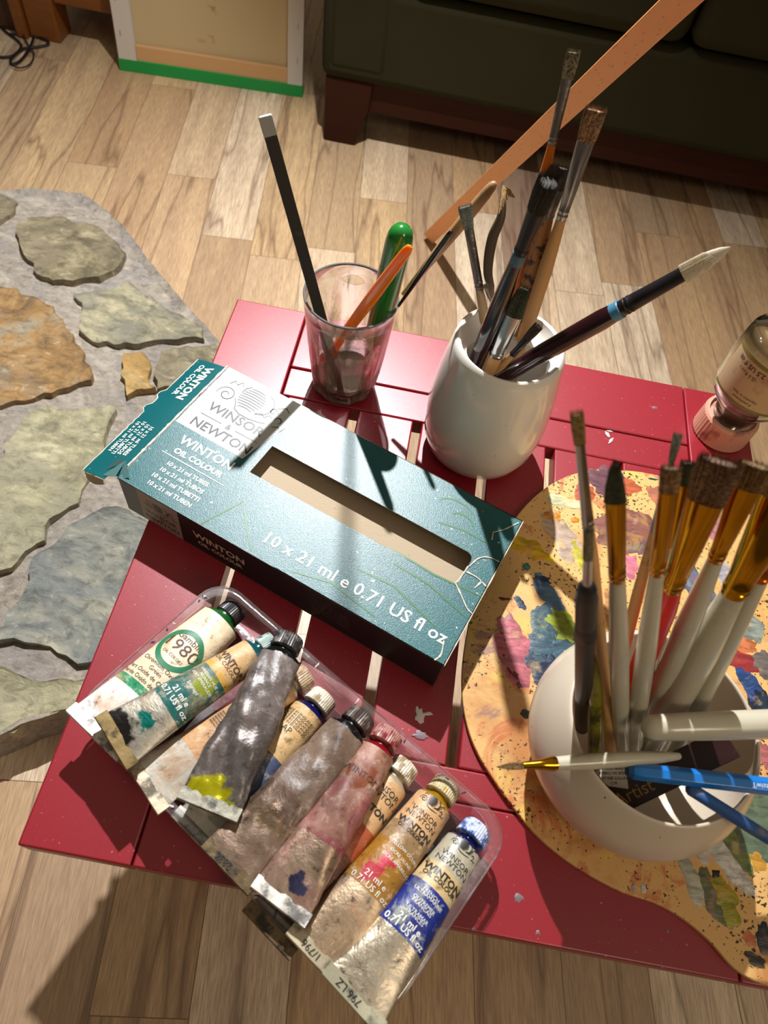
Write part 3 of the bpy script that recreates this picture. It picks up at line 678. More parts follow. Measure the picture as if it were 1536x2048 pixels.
# ================================================================== PAINT TUBES
def tube_mat(name, bands, stain, amt, metal_to=.36, spot=None, rough=.34, foil=(196, 190, 176), sc=1.0):
    s = NT(name); uvn = s.add('UVMap'); uvn.uv_map = 'UVMap'; sep = s.add('SeparateXYZ'); s.l.new(uvn.outputs[0], sep.inputs[0])
    u = sep.outputs[0]; v = s.co('Object')
    nz = s.noise(v, 34 * sc, 8, .65, .4); nb = s.noise(v, 150, 6, .7); nl = s.noise(v, 16, 3, .5, 1)
    base = s.ramp(u, [(p, lin(c)) for p, c in [(0, foil)] + bands], 'CONSTANT')
    met = s.ramp(u, [(0, (.85,) * 3), (metal_to, (.0,) * 3)], 'CONSTANT')
    lo = .66 - amt * .42
    m1 = s.ramp(nz, [(lo, (0, 0, 0, 1)), (lo + .13, (.85, .85, .85, 1))])
    st = s.ramp(nl, [(.4, lin(stain[0])), (.6, lin(stain[1]))])
    c = s.mix(m1, base, st)
    m2 = s.ramp(nb, [(.54, (0, 0, 0, 1)), (.68, (.75, .75, .75, 1))]); c = s.mix(m2, c, lin(stain[2]))
    m3 = s.ramp(nb, [(.30, (.8, .8, .8, 1)), (.44, (0, 0, 0, 1))]); c = s.mix(m3, c, lin((50, 40, 34)))
    if spot:
        for (su, sv, sr, col) in spot:
            vx = s.add('VectorMath', _operation='DISTANCE'); 
            mpp = s.add('Mapping'); s.l.new(uvn.outputs[0], mpp.inputs['Vector']); mpp.inputs['Scale'].default_value = (1, .8, 1)
            ns = s.add('TexNoise', Scale=14, Detail=4); s.l.new(uvn.outputs[0], ns.inputs['Vector'])
            ad = s.add('VectorMath', _operation='MULTIPLY_ADD'); s.l.new(ns.outputs['Color'], ad.inputs[0]); ad.inputs[1].default_value = (.16, .16, 0); s.l.new(mpp.outputs[0], ad.inputs[2])
            s.l.new(ad.outputs[0], vx.inputs[0]); vx.inputs[1].default_value = (su + .08, sv * .8 + .08, 0)
            c = s.mix(s.ramp(vx.outputs['Value'], [(sr * .75, (1, 1, 1, 1)), (sr, (0, 0, 0, 1))]), c, lin(col))
    ml = s.math('MULTIPLY', met, s.math('SUBTRACT', 1.0, s.math('MULTIPLY', m1, .55)))
    s.P(Base__Color=c, Metallic=ml, Roughness=s.ramp(nz, [(.3, (rough - .06,) * 3), (.7, (rough + .22,) * 3)]))
    s.bump(nb, .28, .0006, s.bump(nz, .55, .003)); return s.m
class Tube:
    def __init__(s, label, ce, cc, ze, zc, wc, ws, mat, capc, capr=.0098, neck=None, crum=.0008, roll=0, th=None, seed=0, crimp=(196, 188, 170), group='paint tubes in the clear tray', digits=None, capd=.011, sag=0):
        E, C = pt(ce[0], ce[1], ze), pt(cc[0], cc[1], zc)
        s.ax = (C - E).normalized(); a, r, n = basis(s.ax); q = Matrix.Rotation(roll, 3, a); s.r = q @ r; s.n = q @ n; s.r = s.ax.cross(s.n)
        Lt = (C - E).length + capd * .5; s.E = E; s.Lb = Lt - capd - .006; s.wc, s.ws, s.th, s.seed, s.crum, s.sag = wc, ws, th or ws * .86, seed, crum, sag
        s.t = thing('paint_tube', (E + C) / 2, label, 'paint tube', group)
        mb = MB(); K = 44; N = 40; rings = []
        for k in range(K + 1):
            u = k / K; rings.append([s.P(u, 2 * math.pi * i / N) for i in range(N)])
        mb.loft(rings, cap=(True, False))
        for (u2, f1) in ((1.02, .93), (1.05, .70), (1.07, .56)):
            pass
        o = s.body = mb.obj('body', mat, s.t, angle=70)
        me = o.data; uvl = me.uv_layers.new(name='UVMap')
        for poly in me.polygons:
            for li in poly.loop_indices:
                vi = me.loops[li].vertex_index; k, i = divmod(vi, N); uu = i / N
                uvl.data[li].uv = (k / K, (uu if not (i == 0 and any(me.loops[x].vertex_index % N > N / 2 for x in poly.loop_indices)) else 1.0))
        # shoulder cone and neck
        A = s.c(1.0); sh = MB(); ws2, th2 = s.ab(1.0)
        sh.loft([ering(A + s.ax * d, s.r, s.n, ws2 * f, th2 * f if f > .75 else ws2 * f, 32) for d, f in ((-.0004, 1.0), (.0012, .96), (.0034, .68), (.0044, .52), (.0075, .50))])
        sh.obj('shoulder', neck or plain('tube_shoulder', (190, 176, 150), .35, .4, bumps=(200, .5)), s.t)
        cb = A + s.ax * .0062; ncap = 72; rings = []
        for d, f in ((0, .93), (.0006, 1.0), (capd - .0012, .95), (capd - .0002, .90), (capd, .80)):
            rings.append([cb + s.ax * d + (s.r * math.cos(2 * math.pi * i / ncap) + s.n * math.sin(2 * math.pi * i / ncap)) * capr * f * (1 + (.035 if i % 2 and .0004 < d < capd - .0001 else 0)) for i in range(ncap)])
        mbc = MB(); mbc.loft(rings); cap = mbc.obj('cap', capc, s.t, angle=25)
        # folded crimp
        mc = MB(); ec = s.c(0); a_, b_ = s.ab(0)
        ks = [(-.0035, .0012), (-.0005, .0014), (.0045, .0014), (.0046, .0024), (-.0035, .0024)]
        secs = []
        for j in range(13):
            y = -a_ + 2 * a_ * j / 12; wv_ = .0005 * noise.noise(Vector((j * .7, seed, 0)))
            secs.append([ec + s.r * y * 1.01 + s.ax * dx + s.n * (dz + wv_) for dx, dz in [(-.0030, -.0013), (.0052, -.0013), (.0052, .0012), (.0050, .0018), (-.0026, .0021), (-.0032, .001)]])
        mc.loft(secs)
        cr = mc.obj('crimped_end', plain('crimp_%d_%d_%d' % crimp, crimp, .35, .55, bumps=(160, .25, .0008), var=(90, tuple(int(x * .55) for x in crimp), .5, .62)), s.t, angle=30)
        s.txt = MB()
        if digits:
            vf = text_mesh(digits, .0058); place(s.txt, vf, lambda p: s.c(0) + s.r * -(p.x * 1 + .004) + s.ax * (.001 - p.y) + s.n * .0024, 1)
    def ab(s, u):
        k = u ** .75; a = s.wc + (s.ws - s.wc) * k
        b = .0011 + (s.th - .0011) * math.sin(min(1, u / .62) * math.pi / 2) ** 1.1
        return a, b
    def c(s, u):
        return s.E + s.ax * (s.Lb * u) - s.n * (s.sag * math.sin(math.pi * u))
    def P(s, u, t):
        a, b = s.ab(u); x, y = math.cos(t), math.sin(t)
        env = min(1, u * 9 + .15) * min(1, (1 - u) * 8 + .15)
        q = Vector((u * s.Lb * 70, t * 1.1, s.seed * 3.1)); q2 = Vector((u * s.Lb * 26 + x, y, s.seed * 1.7))
        rid = (1 - abs(noise.noise(q2 * 1.6)) * 2.4)
        dsp = s.crum * env * (noise.noise(q2) * 1.6 + noise.noise(Vector((u * s.Lb * 120, x * a * 110, s.seed))) * .45 + .7 * rid * (s.crum > .0009))
        return s.c(u) + s.r * ((a + dsp * .6) * x) + s.n * ((b + dsp) * y if y > -.2 else b * y)
    def surf(s, u, y, off=.00025):
        a, b = s.ab(u); yy = max(-.96, min(.96, y / a)); t = math.acos(yy); t = t
        return s.P(u, t) + s.n * off
    def text(s, st, u, y, size, mi=1, bold=0, sx=1):
        vf = text_mesh(st, size, 'CENTER', bold, sx)
        place(s.txt, vf, lambda p: s.surf(u + p.y / s.Lb, y + p.x), mi)
    def strokes(s, L, w, u, y, k, mi=1):
        place(s.txt, stroke_mesh([[((x - .0385) * k, (yy - .10) * k) for x, yy in q] for q in L], w), lambda p: s.surf(u + p.y / s.Lb, y + p.x), mi)
    def done(s): 
        if s.txt.v: obj_split(s.txt, ['white_lettering', 'black_lettering', 'brown_lettering', 'dark_lettering'], [whitep, blackp, plain('brown_ink', (84, 56, 34), .6), plain('dark_ink', (60, 50, 40), .6)], s.body)
def capm(n, c, d, r=.4): return plain('cap_' + n, c, r, var=(160, d, .50, .60))
CW = capm('white', (214, 206, 186), (150, 130, 100)); CK = capm('black', (34, 32, 34), (70, 64, 58))
paintred = plain('crimson_paint', (120, 12, 24), .18, bumps=(300, .6)); paintblue = plain('ultramarine_paint', (10, 14, 70), .15, bumps=(300, .5)); paintgreen = plain('green_paint', (14, 74, 26), .25, bumps=(300, .6)); blackpaint = plain('black_paint', (14, 14, 16), .15, bumps=(300, .6)); paintteal = plain('teal_paint', (10, 70, 76), .2); painty = plain('ochre_paint', (150, 110, 14), .2, bumps=(300, .5))
cream = (206, 176, 130); 
br_st = ((186, 146, 108), (150, 110, 84), (226, 200, 168))
M1 = tube_mat('cream_green_tube', [(.02, (238, 232, 226)), (.30, (40, 140, 96)), (.355, (226, 208, 176))], ((214, 168, 124), (196, 160, 118), (250, 240, 226)), .32, .0)
M2 = tube_mat('viridian_tube', [(.34, (14, 92, 88)), (.70, (206, 160, 70)), (.74, (206, 168, 118))], ((150, 124, 92), (172, 146, 108), (206, 190, 156)), .30, .34, spot=[(.20, .25, .07, (20, 120, 108)), (.60, .22, .08, (130, 140, 20)), (.04, .33, .12, (42, 38, 36))])
M3 = tube_mat('beige_tube', [(.30, (206, 160, 112))], ((190, 150, 112), (160, 124, 92), (230, 210, 180)), .42, .02)
M4 = tube_mat('grey_crumpled_tube', [(.5, (104, 94, 88))], ((112, 102, 98), (84, 76, 74), (160, 150, 144)), .85, .6, foil=(120, 114, 110), spot=[(.07, .29, .10, (170, 164, 12)), (.02, .17, .05, (150, 150, 30))], rough=.22)
M5 = tube_mat('blue_used_tube', [(.30, (74, 84, 112)), (.62, (206, 170, 118))], ((160, 134, 100), (130, 110, 90), (200, 180, 150)), .3, .1)
M6 = tube_mat('brown_crumpled_tube', [(.35, (112, 90, 74)), (.7, (118, 98, 82))], ((130, 108, 92), (100, 82, 70), (164, 146, 130)), .7, .5, foil=(136, 112, 84), rough=.28)
M7 = tube_mat('crimson_tube', [(.36, (150, 80, 84)), (.72, (150, 100, 72))], ((168, 124, 108), (130, 96, 84), (206, 176, 160)), .55, .36, foil=(184, 160, 138), spot=[(.80, .25, .10, (128, 66, 40)), (.12, .24, .05, (58, 56, 84))])
M8 = tube_mat('sienna_tube', [(.30, (110, 58, 34)), (.52, (176, 84, 50)), (.70, (206, 164, 116))], ((120, 84, 58), (96, 68, 48), (176, 140, 104)), .40, .3, foil=(100, 82, 60))
M9 = tube_mat('ochre_tube', [(.38, (156, 108, 26)), (.66, (146, 116, 78)), (.78, (204, 160, 112))], ((190, 140, 104), (170, 130, 92), (224, 196, 160)), .30, .38, foil=(206, 180, 150), spot=[(.47, .30, .07, (176, 16, 44)), (.56, .27, .05, (190, 24, 60))])
M10 = tube_mat('ultramarine_tube', [(.375, (24, 44, 128)), (.665, (206, 178, 126)), (.80, (176, 168, 146))], ((120, 122, 120), (104, 112, 112), (190, 190, 170)), .22, .375, foil=(214, 200, 176), spot=[(.45, .32, .06, (128, 132, 124))], rough=.26)
T = []
tb = Tube('large cream and green tube marked 1980, at the left end of the tray', (190, 1466), (462, 1226), .483, .469, .0235, .0165, M1, CK, .0095, paintgreen, .0006, seed=1, th=.0125, crimp=(232, 226, 218)); T.append(tb)
# green ring and lettering
cen = (.70, 0.0); ringp = [(.0150 * math.cos(R_(a)), .0150 * math.sin(R_(a))) for a in range(0, 360, 8)]; inn = [(.0115 * math.cos(R_(a)), .0115 * math.sin(R_(a))) for a in range(0, 360, 8)]
GR = plain('green_print', (44, 120, 84), .4)
rm = MB(); st_ = MB()
def ringstrip(tb, r0, r1, cu, cy):
    mb = MB(); n = 60; vs = []
    for i in range(n):
        a = 2 * math.pi * i / n
        for r in (r0, (r0 + r1) / 2, r1): vs.append(tb.surf(cu + r * math.sin(a) / tb.Lb, cy + r * math.cos(a)))
    fs = [(3 * i + j, 3 * i + j + 1, 3 * ((i + 1) % n) + j + 1, 3 * ((i + 1) % n) + j) for i in range(n) for j in (0, 1)]
    mb.add(vs, fs); return mb
ringstrip(tb, .0122, .0158, .66, 0).obj('green_ring_print', GR, tb.body, smooth=False)
tb.text('Gamblin', .745, .001, .0065, 2); tb.text('1980', .672, 0, .0125, 2, sx=1.15); tb.text('OIL COLORS', .60, 0, .003, 2)
for i, t_ in enumerate(['Chromium Oxide', 'Green', 'Vert Oxide de Chrome', 'Verde Oxido de Cromo']): tb.text(t_, .505 - i * .042, 0, .0042, 2)
tb.done()
tb = Tube('dark green labelled tube resting across the cream 1980 tube', (230, 1482), (533, 1290), .492, .483, .0190, .0112, M2, capm('teal', (150, 170, 160), (10, 80, 86)), .0072, paintteal, .0004, seed=2, roll=R_(6), crimp=(150, 128, 84), th=.0095)
tb.text('21 ml e', .455, 0, .0052, 0, .0001); tb.text('0.71 US fl oz', .405, 0, .0052, 0, .0001); tb.text('WINTON', .83, 0, .0062, 2, .0002); tb.text('OIL COLOUR', .79, 0, .0038, 2)
tb.text('Smaragd', .54, 0, .0032, 0)
for i, t_ in enumerate(['VIRIDIAN HUE', 'NUANCE', 'VERT EMERAUDE']): tb.text(t_, .66 - i * .028, 0, .0028, 0)
tb.done()
tb = Tube('stained beige tube half hidden under the crumpled dark grey tube', (292, 1574), (600, 1356), .480, .470, .0185, .0115, M3, capm('cream', (190, 168, 140), (150, 120, 90)), .0098, None, .0006, seed=3, crimp=(206, 192, 164))
for i in range(6): tb.text('PERMANENT ARTISTS', .58 - i * .018, .0, .0022, 2)
tb.done()
tb = Tube('cream tube with blue smeared white cap, beneath the grey and brown crumpled tubes', (392, 1668), (640, 1404), .478, .470, .0185, .0125, M5, CW, .0100, paintblue, .0005, seed=5, crimp=(200, 196, 186))
for i in range(5): tb.text('MADE IN ENGLAND', .93 - i * .022, -.002, .0026, 3)
tb.text('AP', .80, -.002, .006, 3); tb.done()
tb = Tube('crumpled dark grey tube with yellow paint on its end, topmost in the tray', (418, 1612), (574, 1288), .497, .488, .0190, .0145, M4, capm('grime', (40, 38, 38), (110, 104, 96)), .0102, blackpaint, .0030, seed=4, crimp=(150, 146, 130), th=.0085); tb.done()
tb = Tube('brown and cream tube with white cap, wedged between pinkish and ochre tubes', (538, 1862), (803, 1541), .478, .470, .0185, .0120, M8, CW, .0098, None, .0008, seed=8, crimp=(116, 96, 70), digits='2835')
tb.text('WINTON', .80, 0, .0058, 1, .0002); tb.text('WINSOR', .93, 0, .0055, 1); tb.text('NEWTON', .885, 0, .0055, 1); tb.done()
tb = Tube('wide crumpled brown tube', (455, 1735), (716, 1442), .492, .482, .0188, .0150, M6, capm('umber', (62, 50, 44), (120, 104, 92)), .0102, blackpaint, .0024, seed=6, crimp=(110, 92, 64), digits='2836', th=.0095); tb.t['label'] = 'wide crumpled brown tube with dark cap, between the grey and the pinkish tube'; tb.done()
tb = Tube('pinkish tube with red smeared cap and bright silver end, right of wide brown tube', (560, 1806), (772, 1478), .493, .480, .0185, .0122, M7, capm('red', (170, 120, 110), (120, 20, 30)), .0098, paintred, .0011, seed=7, crimp=(226, 220, 210), sag=-.003)
tb.text('WINTON', .80, 0, .006, 3); tb.done()
tb = Tube('yellow ochre tube with cream cap and red paint marks, beside the blue tube', (630, 1915), (887, 1582), .486, .470, .0200, .0128, M9, capm('ochre', (196, 184, 146), (170, 140, 60)), .0100, painty, .0004, seed=9, crimp=(206, 194, 164), digits='1/796')
tb.strokes(crest, .0006, .93, -.001, .27); tb.text('WINSOR', .885, 0, .0048, 1); tb.text('NEWTON', .848, 0, .0048, 1)
tb.text('WINTON', .795, 0, .0056, 1, .0002); tb.text('OIL COLOUR', .760, 0, .0034, 1, .0001); tb.text('21 ml e', .45, 0, .0052, 0); tb.text('0.71 US fl oz', .405, 0, .0052, 0)
for i, t_ in enumerate(['YELLOW OCHRE', 'OCRE JAUNE', 'OCRE AMARILLO']): tb.text(t_, .66 - i * .04, .004, .0028, 0)
tb.done()
tb = Tube('blue labelled silver tube at the right end of the tray', (705, 2000), (947, 1668), .488, .470, .0205, .0128, M10, capm('blue', (196, 206, 226), (60, 90, 160)), .0100, paintblue, .0005, seed=10, crimp=(206, 200, 172), digits='796 LZ')
tb.strokes(crest, .0006, .93, -.001, .27); tb.text('WINSOR', .875, 0, .0050, 1); tb.text('NEWTON', .835, 0, .0050, 1)
tb.text('WINTON', .755, 0, .0062, 1, .0002); tb.text('OIL COLOUR', .718, 0, .0040, 1, .0001)
for i, t_ in enumerate(['FRENCH', 'ULTRAMARINE', '', 'OUTREMER', 'FRANCAIS', '', 'ULTRAMAR', 'FRANCES']):
    if t_: tb.text(t_, .635 - i * .021, 0, .0031, 0)
tb.text('21 ml e', .445, 0, .0054, 0, .0001); tb.text('0.71 US fl oz', .405, 0, .0054, 0, .0001); tb.done()
# ================================================================== PALETTE
pal_px = [(1200, 938), (1140, 950), (1085, 980), (1035, 1030), (990, 1105), (950, 1200), (930, 1290), (924, 1370), (932, 1440), (955, 1505), (995, 1570), (1035, 1625), (1075, 1672), (1130, 1718), (1190, 1756), (1250, 1786), (1310, 1806), (1365, 1836), (1420, 1882), (1470, 1937), (1536, 1972), (1620, 1975), (1700, 1900), (1760, 1760), (1780, 1600), (1750, 1400), (1690, 1240), (1610, 1120), (1526, 1046), (1450, 1000), (1370, 966), (1285, 944)]
ZP = ZT + .0045
pp_ = smooth_pts([pt(x, y, ZP) for x, y in pal_px] + [pt(*pal_px[0], ZP)], 5)[:-1]
def pal_mat():
    s = NT('palette_wood'); v = s.co()
    gr = s.add('Mapping'); s.l.new(v, gr.inputs['Vector']); gr.inputs['Scale'].default_value = (10, 70, 10); gr.inputs['Rotation'].default_value = (0, 0, .5)
    c = s.mix(s.noise(gr.outputs[0], 1, 5), lin((228, 184, 118)), lin((212, 164, 98)))
    n1 = s.noise(v, 13, 6, .6, .6)
    c = s.mix(s.ramp(n1, [(.54, (0, 0, 0, 1)), (.66, (.7, .7, .7, 1))]), c, lin((176, 104, 48)))
    sp = s.noise(v, 330, 3, .6); dens = s.noise(v, 22, 3, .5)
    spk = s.math('GREATER_THAN', s.math('ADD', sp, s.math('MULTIPLY', s.math('SUBTRACT', dens, .5), .45)), .63)
    c = s.mix(spk, c, lin((58, 44, 30)))
    for sc_, sd, col_, lo_ in ((17, 3.1, (196, 104, 60), .60), (13, 9.7, (138, 104, 108), .63), (21, 17.3, (170, 84, 84), .66), (15, 31.1, (222, 186, 90), .60)):
        vv = s.co('Object', loc=(sd, sd * .7, 0)); c = s.mix(s.ramp(s.noise(vv, sc_, 7, .68, 1.2), [(lo_ - .03, (0, 0, 0, 1)), (lo_ + .03, (.75, .75, .75, 1))]), c, lin(col_))
    c = s.mix(spk, c, lin((58, 44, 30)))
    s.P(Base__Color=c, Roughness=.42); s.bump(s.noise(v, 90, 6), .3, .0008); return s.m
pal_c = pt(1290, 1500, ZT)
palette = thing('palette', (pal_c.x, pal_c.y, ZT), 'curved wooden painting palette daubed with colour, lying under the white bowl', 'palette')
mb = MB(); mb.prism([(p.x, p.y) for p in pp_], ZT + .0003, ZP)
mb.obj('board', [pal_mat()], palette, bevel=.0008)
DAUBS = [  # px x, y, rx, ry, angle deg (image), colour, height mm, second colour
 (1335, 995, 45, 30, 20, (190, 120, 90), .25), (1260, 1060, 50, 90, 80, (150, 96, 84), .2), (1215, 965, 40, 45, 0, (120, 76, 84), .2), (1170, 985, 20, 28, 30, (196, 92, 60), .2), (1255, 975, 30, 22, 0, (200, 104, 62), .2),
 (1128, 1004, 34, 13, 12, (226, 220, 170), .9), (1105, 1035, 22, 14, 0, (222, 142, 40), .5), (1148, 1040, 10, 9, 0, (230, 140, 20), .5), (1062, 1100, 24, 46, -60, (222, 180, 16), .8), (1125, 1075, 70, 28, 60, (196, 170, 150), .6), (1150, 1100, 50, 14, 62, (214, 196, 60), .5),
 (1108, 1045, 12, 8, 10, (130, 140, 170), .3), (1098, 1190, 22, 52, -25, (92, 128, 160), 1.2), (1086, 1160, 18, 8, 20, (28, 62, 104), 1.2), (1052, 1134, 9, 9, 0, (84, 140, 124), .5),
 (1028, 1290, 40, 88, -12, (206, 112, 124), .7), (1020, 1320, 16, 60, -10, (120, 20, 36), .5), (1102, 1292, 66, 84, -10, (66, 96, 110), 1.3), (1122, 1256, 54, 34, 38, (150, 164, 40), 1.4), (1130, 1300, 34, 16, 20, (230, 228, 200), 1.0), (1092, 1330, 46, 44, 0, (34, 56, 84), 1.5), (1040, 1205, 9, 20, -30, (64, 72, 96), .5), (1010, 1198, 14, 4, 5, (120, 34, 30), .4),
 (1052, 1428, 12, 10, 20, (44, 56, 44), .5), (1262, 1130, 16, 30, 5, (226, 130, 150), .6), (1300, 1090, 20, 60, 60, (128, 100, 104), .3), (1235, 1100, 20, 60, 0, (176, 96, 66), .3), (1440, 1060, 30, 40, 30, (180, 120, 130), .3), (1400, 1180, 60, 30, 70, (110, 120, 140), .6), (1450, 1150, 20, 30, 0, (190, 184, 190), .7),
 (1500, 1250, 26, 44, 10, (150, 158, 146), 1.0), (1475, 1320, 44, 26, 20, (170, 60, 60), .5), (1530, 1330, 26, 30, 0, (120, 110, 104), .6), (1505, 1380, 20, 60, -15, (46, 74, 130), .8), (1528, 1420, 24, 60, -10, (34, 40, 56), 1.0), (1490, 1290, 28, 20, -20, (214, 126, 70), .4),
 (1530, 1510, 14, 30, 0, (190, 110, 110), .6), (1520, 1640, 60, 90, 20, (100, 116, 92), .8), (1465, 1690, 30, 60, -40, (120, 136, 80), .5),
 (1445, 1712, 26, 92, -38, (232, 228, 220), 2.0), (1400, 1690, 20, 34, -10, (206, 200, 190), 1.2), (1480, 1752, 16, 40, -25, (236, 232, 224), 1.8), (1385, 1762, 20, 56, -18, (198, 196, 176), 1.2), (1425, 1790, 24, 54, -18, (104, 112, 70), .9), (1448, 1795, 30, 44, -15, (176, 168, 24), 1.3), (1432, 1750, 8, 12, 30, (44, 30, 22), .8),
 (1268, 1776, 6, 7, 0, (222, 212, 190), 1.0), (1287, 1776, 7, 9, 0, (232, 226, 210), 1.1), (1530, 1880, 24, 30, 0, (40, 50, 62), .8), (1500, 1878, 14, 18, 0, (206, 104, 66), .3), (1510, 1920, 24, 12, 30, (70, 60, 50), .5), (1515, 1720, 22, 22, 0, (216, 160, 60), .4), (1228, 950, 14, 5, 20, (60, 90, 60), .3), (1305, 958, 12, 3, 10, (60, 90, 60), .3), (1180, 1200, 20, 60, 5, (200, 170, 150), .4), (1225, 1230, 20, 50, 0, (210, 150, 90), .3)]
for i, (x, y, a, b, an, col, h) in enumerate(DAUBS):
    p = pt(x, y, ZP - .00005)
    # image angle -> world angle
    d = pt(x + math.cos(R_(an)) * 10, y + math.sin(R_(an)) * 10, ZP) - p; ang = math.atan2(d.y, d.x)
    dark = tuple(int(k * .72) for k in col); nm = 'paint_%d_%d_%d' % col
    if nm not in _mc:
        s = NT(nm); v = s.co(); st = s.add('Mapping'); s.l.new(v, st.inputs['Vector']); st.inputs['Scale'].default_value = (1, 3.2, 1); st.inputs['Rotation'].default_value = (0, 0, -ang)
        nn_ = s.noise(st.outputs[0], 55, 6, .65, .5)
        c_ = s.mix(s.ramp(nn_, [(.38, (0, 0, 0, 1)), (.62, (1, 1, 1, 1))]), lin(dark), lin(col)); c_ = s.mix(s.ramp(s.noise(v, 42, 5, .6, 1.5), [(.52, (0, 0, 0, 1)), (.60, (.75, .75, .75, 1))]), c_, lin(tuple((k * 2 + q) // 3 for k, q in zip(col, DAUBS[(i * 7 + 3) % len(DAUBS)][5])))); c_ = s.mix(s.ramp(s.noise(v, 60, 5), [(.60, (0, 0, 0, 1)), (.70, (.6, .6, .6, 1))]), c_, lin((200, 170, 120)))
        s.P(Base__Color=c_, Roughness=.34); s.bump(nn_, .8, .0012); _mc[nm] = s.m
    mb = MB(); blob(mb, p, px2m(a, p), px2m(b, p), ang, h * .0006 + .0001, 56, i * 1.3, .30, 7)
    mb.obj('paint_daub', _mc[nm], palette, angle=80)

# ================================================================== BOWL
BC = pt(1285, 1474, .510); BC = Vector((BC.x, BC.y, ZP + .0012))
def cer(name, rgb, rough=.35):
    s = NT(name); v = s.co(); spk = s.ramp(s.noise(v, 420, 1, .3), [(.80, (0, 0, 0, 1)), (.82, (1, 1, 1, 1))])
    s.P(Base__Color=s.mix(spk, lin(rgb), lin((70, 60, 50))), Roughness=rough); s.b.inputs['Coat Weight'].default_value = .35; s.b.inputs['Coat Roughness'].default_value = .15; return s.m
BOWLM = cer('cream_glaze', (216, 200, 178), .38)
bowl = thing('bowl', BC, 'round cream ceramic bowl full of paintbrushes, standing on the palette', 'bowl')
oprof = [(.0275, 0), (.0366, .0006), (.0476, .0056), (.0604, .0167), (.069, .0316), (.0720, .045), (.0710, .058), (.0670, .071), (.0620, .081), (.0590, .0860)]
iprof = [(.0575, .0873), (.0558, .0862), (.0585, .080), (.0632, .070), (.0672, .0575), (.0682, .045), (.0655, .0316), (.0568, .0177), (.044, .0090), (.0275, .0060), (.002, .0056)]
mb = MB(); lathe(mb, BC, [(.001, .0)] + oprof + iprof, 72); mb.obj('shell', BOWLM, bowl, angle=80, sub=1)
RIMZ = BC.z + .0873

# ================================================================== UTENSIL POT
PC = pt(945, 888, ZT); PC = Vector((.0745, .411, ZT + .0003))
pot = thing('ceramic_pot', PC, 'glossy white speckled ceramic pot holding brushes, standing behind the teal box', 'pot')
POTM = cer('white_glaze', (232, 228, 218), .14)
pprof = [(.001, .0), (.034, 0), (.040, .003), (.0455, .010), (.0495, .022), (.0515, .038), (.0515, .055), (.0500, .074), (.0478, .094), (.0452, .111), (.0437, .120), (.0425, .1245), (.0405, .1262), (.0382, .1250), (.0355, .1185), (.030, .1140), (.001, .1125)]
mb = MB(); lathe(mb, PC, pprof, 72); body = mb.obj('body', POTM, pot, angle=60)
def cutter(c, a, b, ang, z0, z1, taper=.85):
    mb = MB(); u = Vector((math.cos(ang), math.sin(ang), 0)); w = Vector((-u.y, u.x, 0))
    mb.loft([ering(Vector((c[0], c[1], z)), u, w, a * k, b * k, 40) for z, k in ((z0, .72), (z0 + .006, taper), (z1 - .012, 1), (z1, 1.0), (z1 + .03, 1.0))]); o = mb.obj('cut', POTM); return o
def boolean(o, cuts):
    for c in cuts:
        m = o.modifiers.new('b', 'BOOLEAN'); m.operation = 'DIFFERENCE'; m.solver = 'EXACT'; m.object = c
    dg = bpy.context.evaluated_depsgraph_get(); dg.update(); me = bpy.data.meshes.new_from_object(o.evaluated_get(dg))
    o.modifiers.clear(); o.data = me
    me.polygons.foreach_set('use_smooth', [True] * len(me.polygons)); me.set_sharp_from_angle(angle=R_(38))
    for c in cuts: bpy.data.objects.remove(c)
boolean(body, [cutter((PC.x + .001, PC.y - .0055), .0325, .0225, R_(0), PC.z + .008, PC.z + .119), cutter((PC.x + .003, PC.y + .0285), .0215, .0070, R_(0), PC.z + .03, PC.z + .119)])

# ================================================================== GLASS TUMBLER
GC = Vector((-.0545, .452, ZT + .0003))
glassm = NT('tumbler_glass'); glassm.P(Base__Color=(.97, .985, .97, 1), Roughness=.02, IOR=1.45); glassm.b.inputs['Transmission Weight'].default_value = 1
gv = glassm.co(); trb = glassm.add('BsdfTransparent', Color=(1, 1, 1, 1)); dfb = glassm.add('BsdfDiffuse', Color=lin((132, 108, 86)))
sx_ = glassm.co('Object', scale=(1, 1, .22)); sepz = glassm.add('SeparateXYZ'); glassm.l.new(gv, sepz.inputs[0])
grad = glassm.ramp(glassm.math('MULTIPLY', glassm.math('SUBTRACT', sepz.outputs[2], ZT), 9.0), [(0, (.17,) * 3), (.35, (.07,) * 3), (.8, (0,) * 3)])
mk = glassm.ramp(glassm.math('ADD', glassm.noise(sx_, 75, 7, .7, .8), grad), [(.575, (0,) * 3), (.70, (.6,) * 3)])
m1_ = glassm.add('MixShader', Fac=.30); glassm.l.new(glassm.b.outputs[0], m1_.inputs[1]); glassm.l.new(trb.outputs[0], m1_.inputs[2])
m2_ = glassm.add('MixShader'); glassm.l.new(mk, m2_.inputs[0]); glassm.l.new(m1_.outputs[0], m2_.inputs[1]); glassm.l.new(dfb.outputs[0], m2_.inputs[2]); glassm.l.new(m2_.outputs[0], glassm.out.inputs['Surface'])
glass = thing('glass_tumbler', GC, 'small clear glass tumbler holding brushes and a green scraper', 'glass')
flute = lambda t, z: 1 + .042 * math.cos(10 * t) * max(0, min(1, (.078 - z) / .05)) * min(1, z / .004 + .4)
gout = [(.024, 0), (.0265, .001), (.0285, .006), (.0310, .025), (.0335, .045), (.0360, .070), (.0378, .090), (.0388, .104), (.0384, .1055)]
gin = [(.0376, .1050), (.0362, .090), (.0342, .070), (.0318, .045), (.0292, .022), (.0260, .012), (.018, .010), (.001, .0095)]
mb = MB(); n_g = 80
rings = []
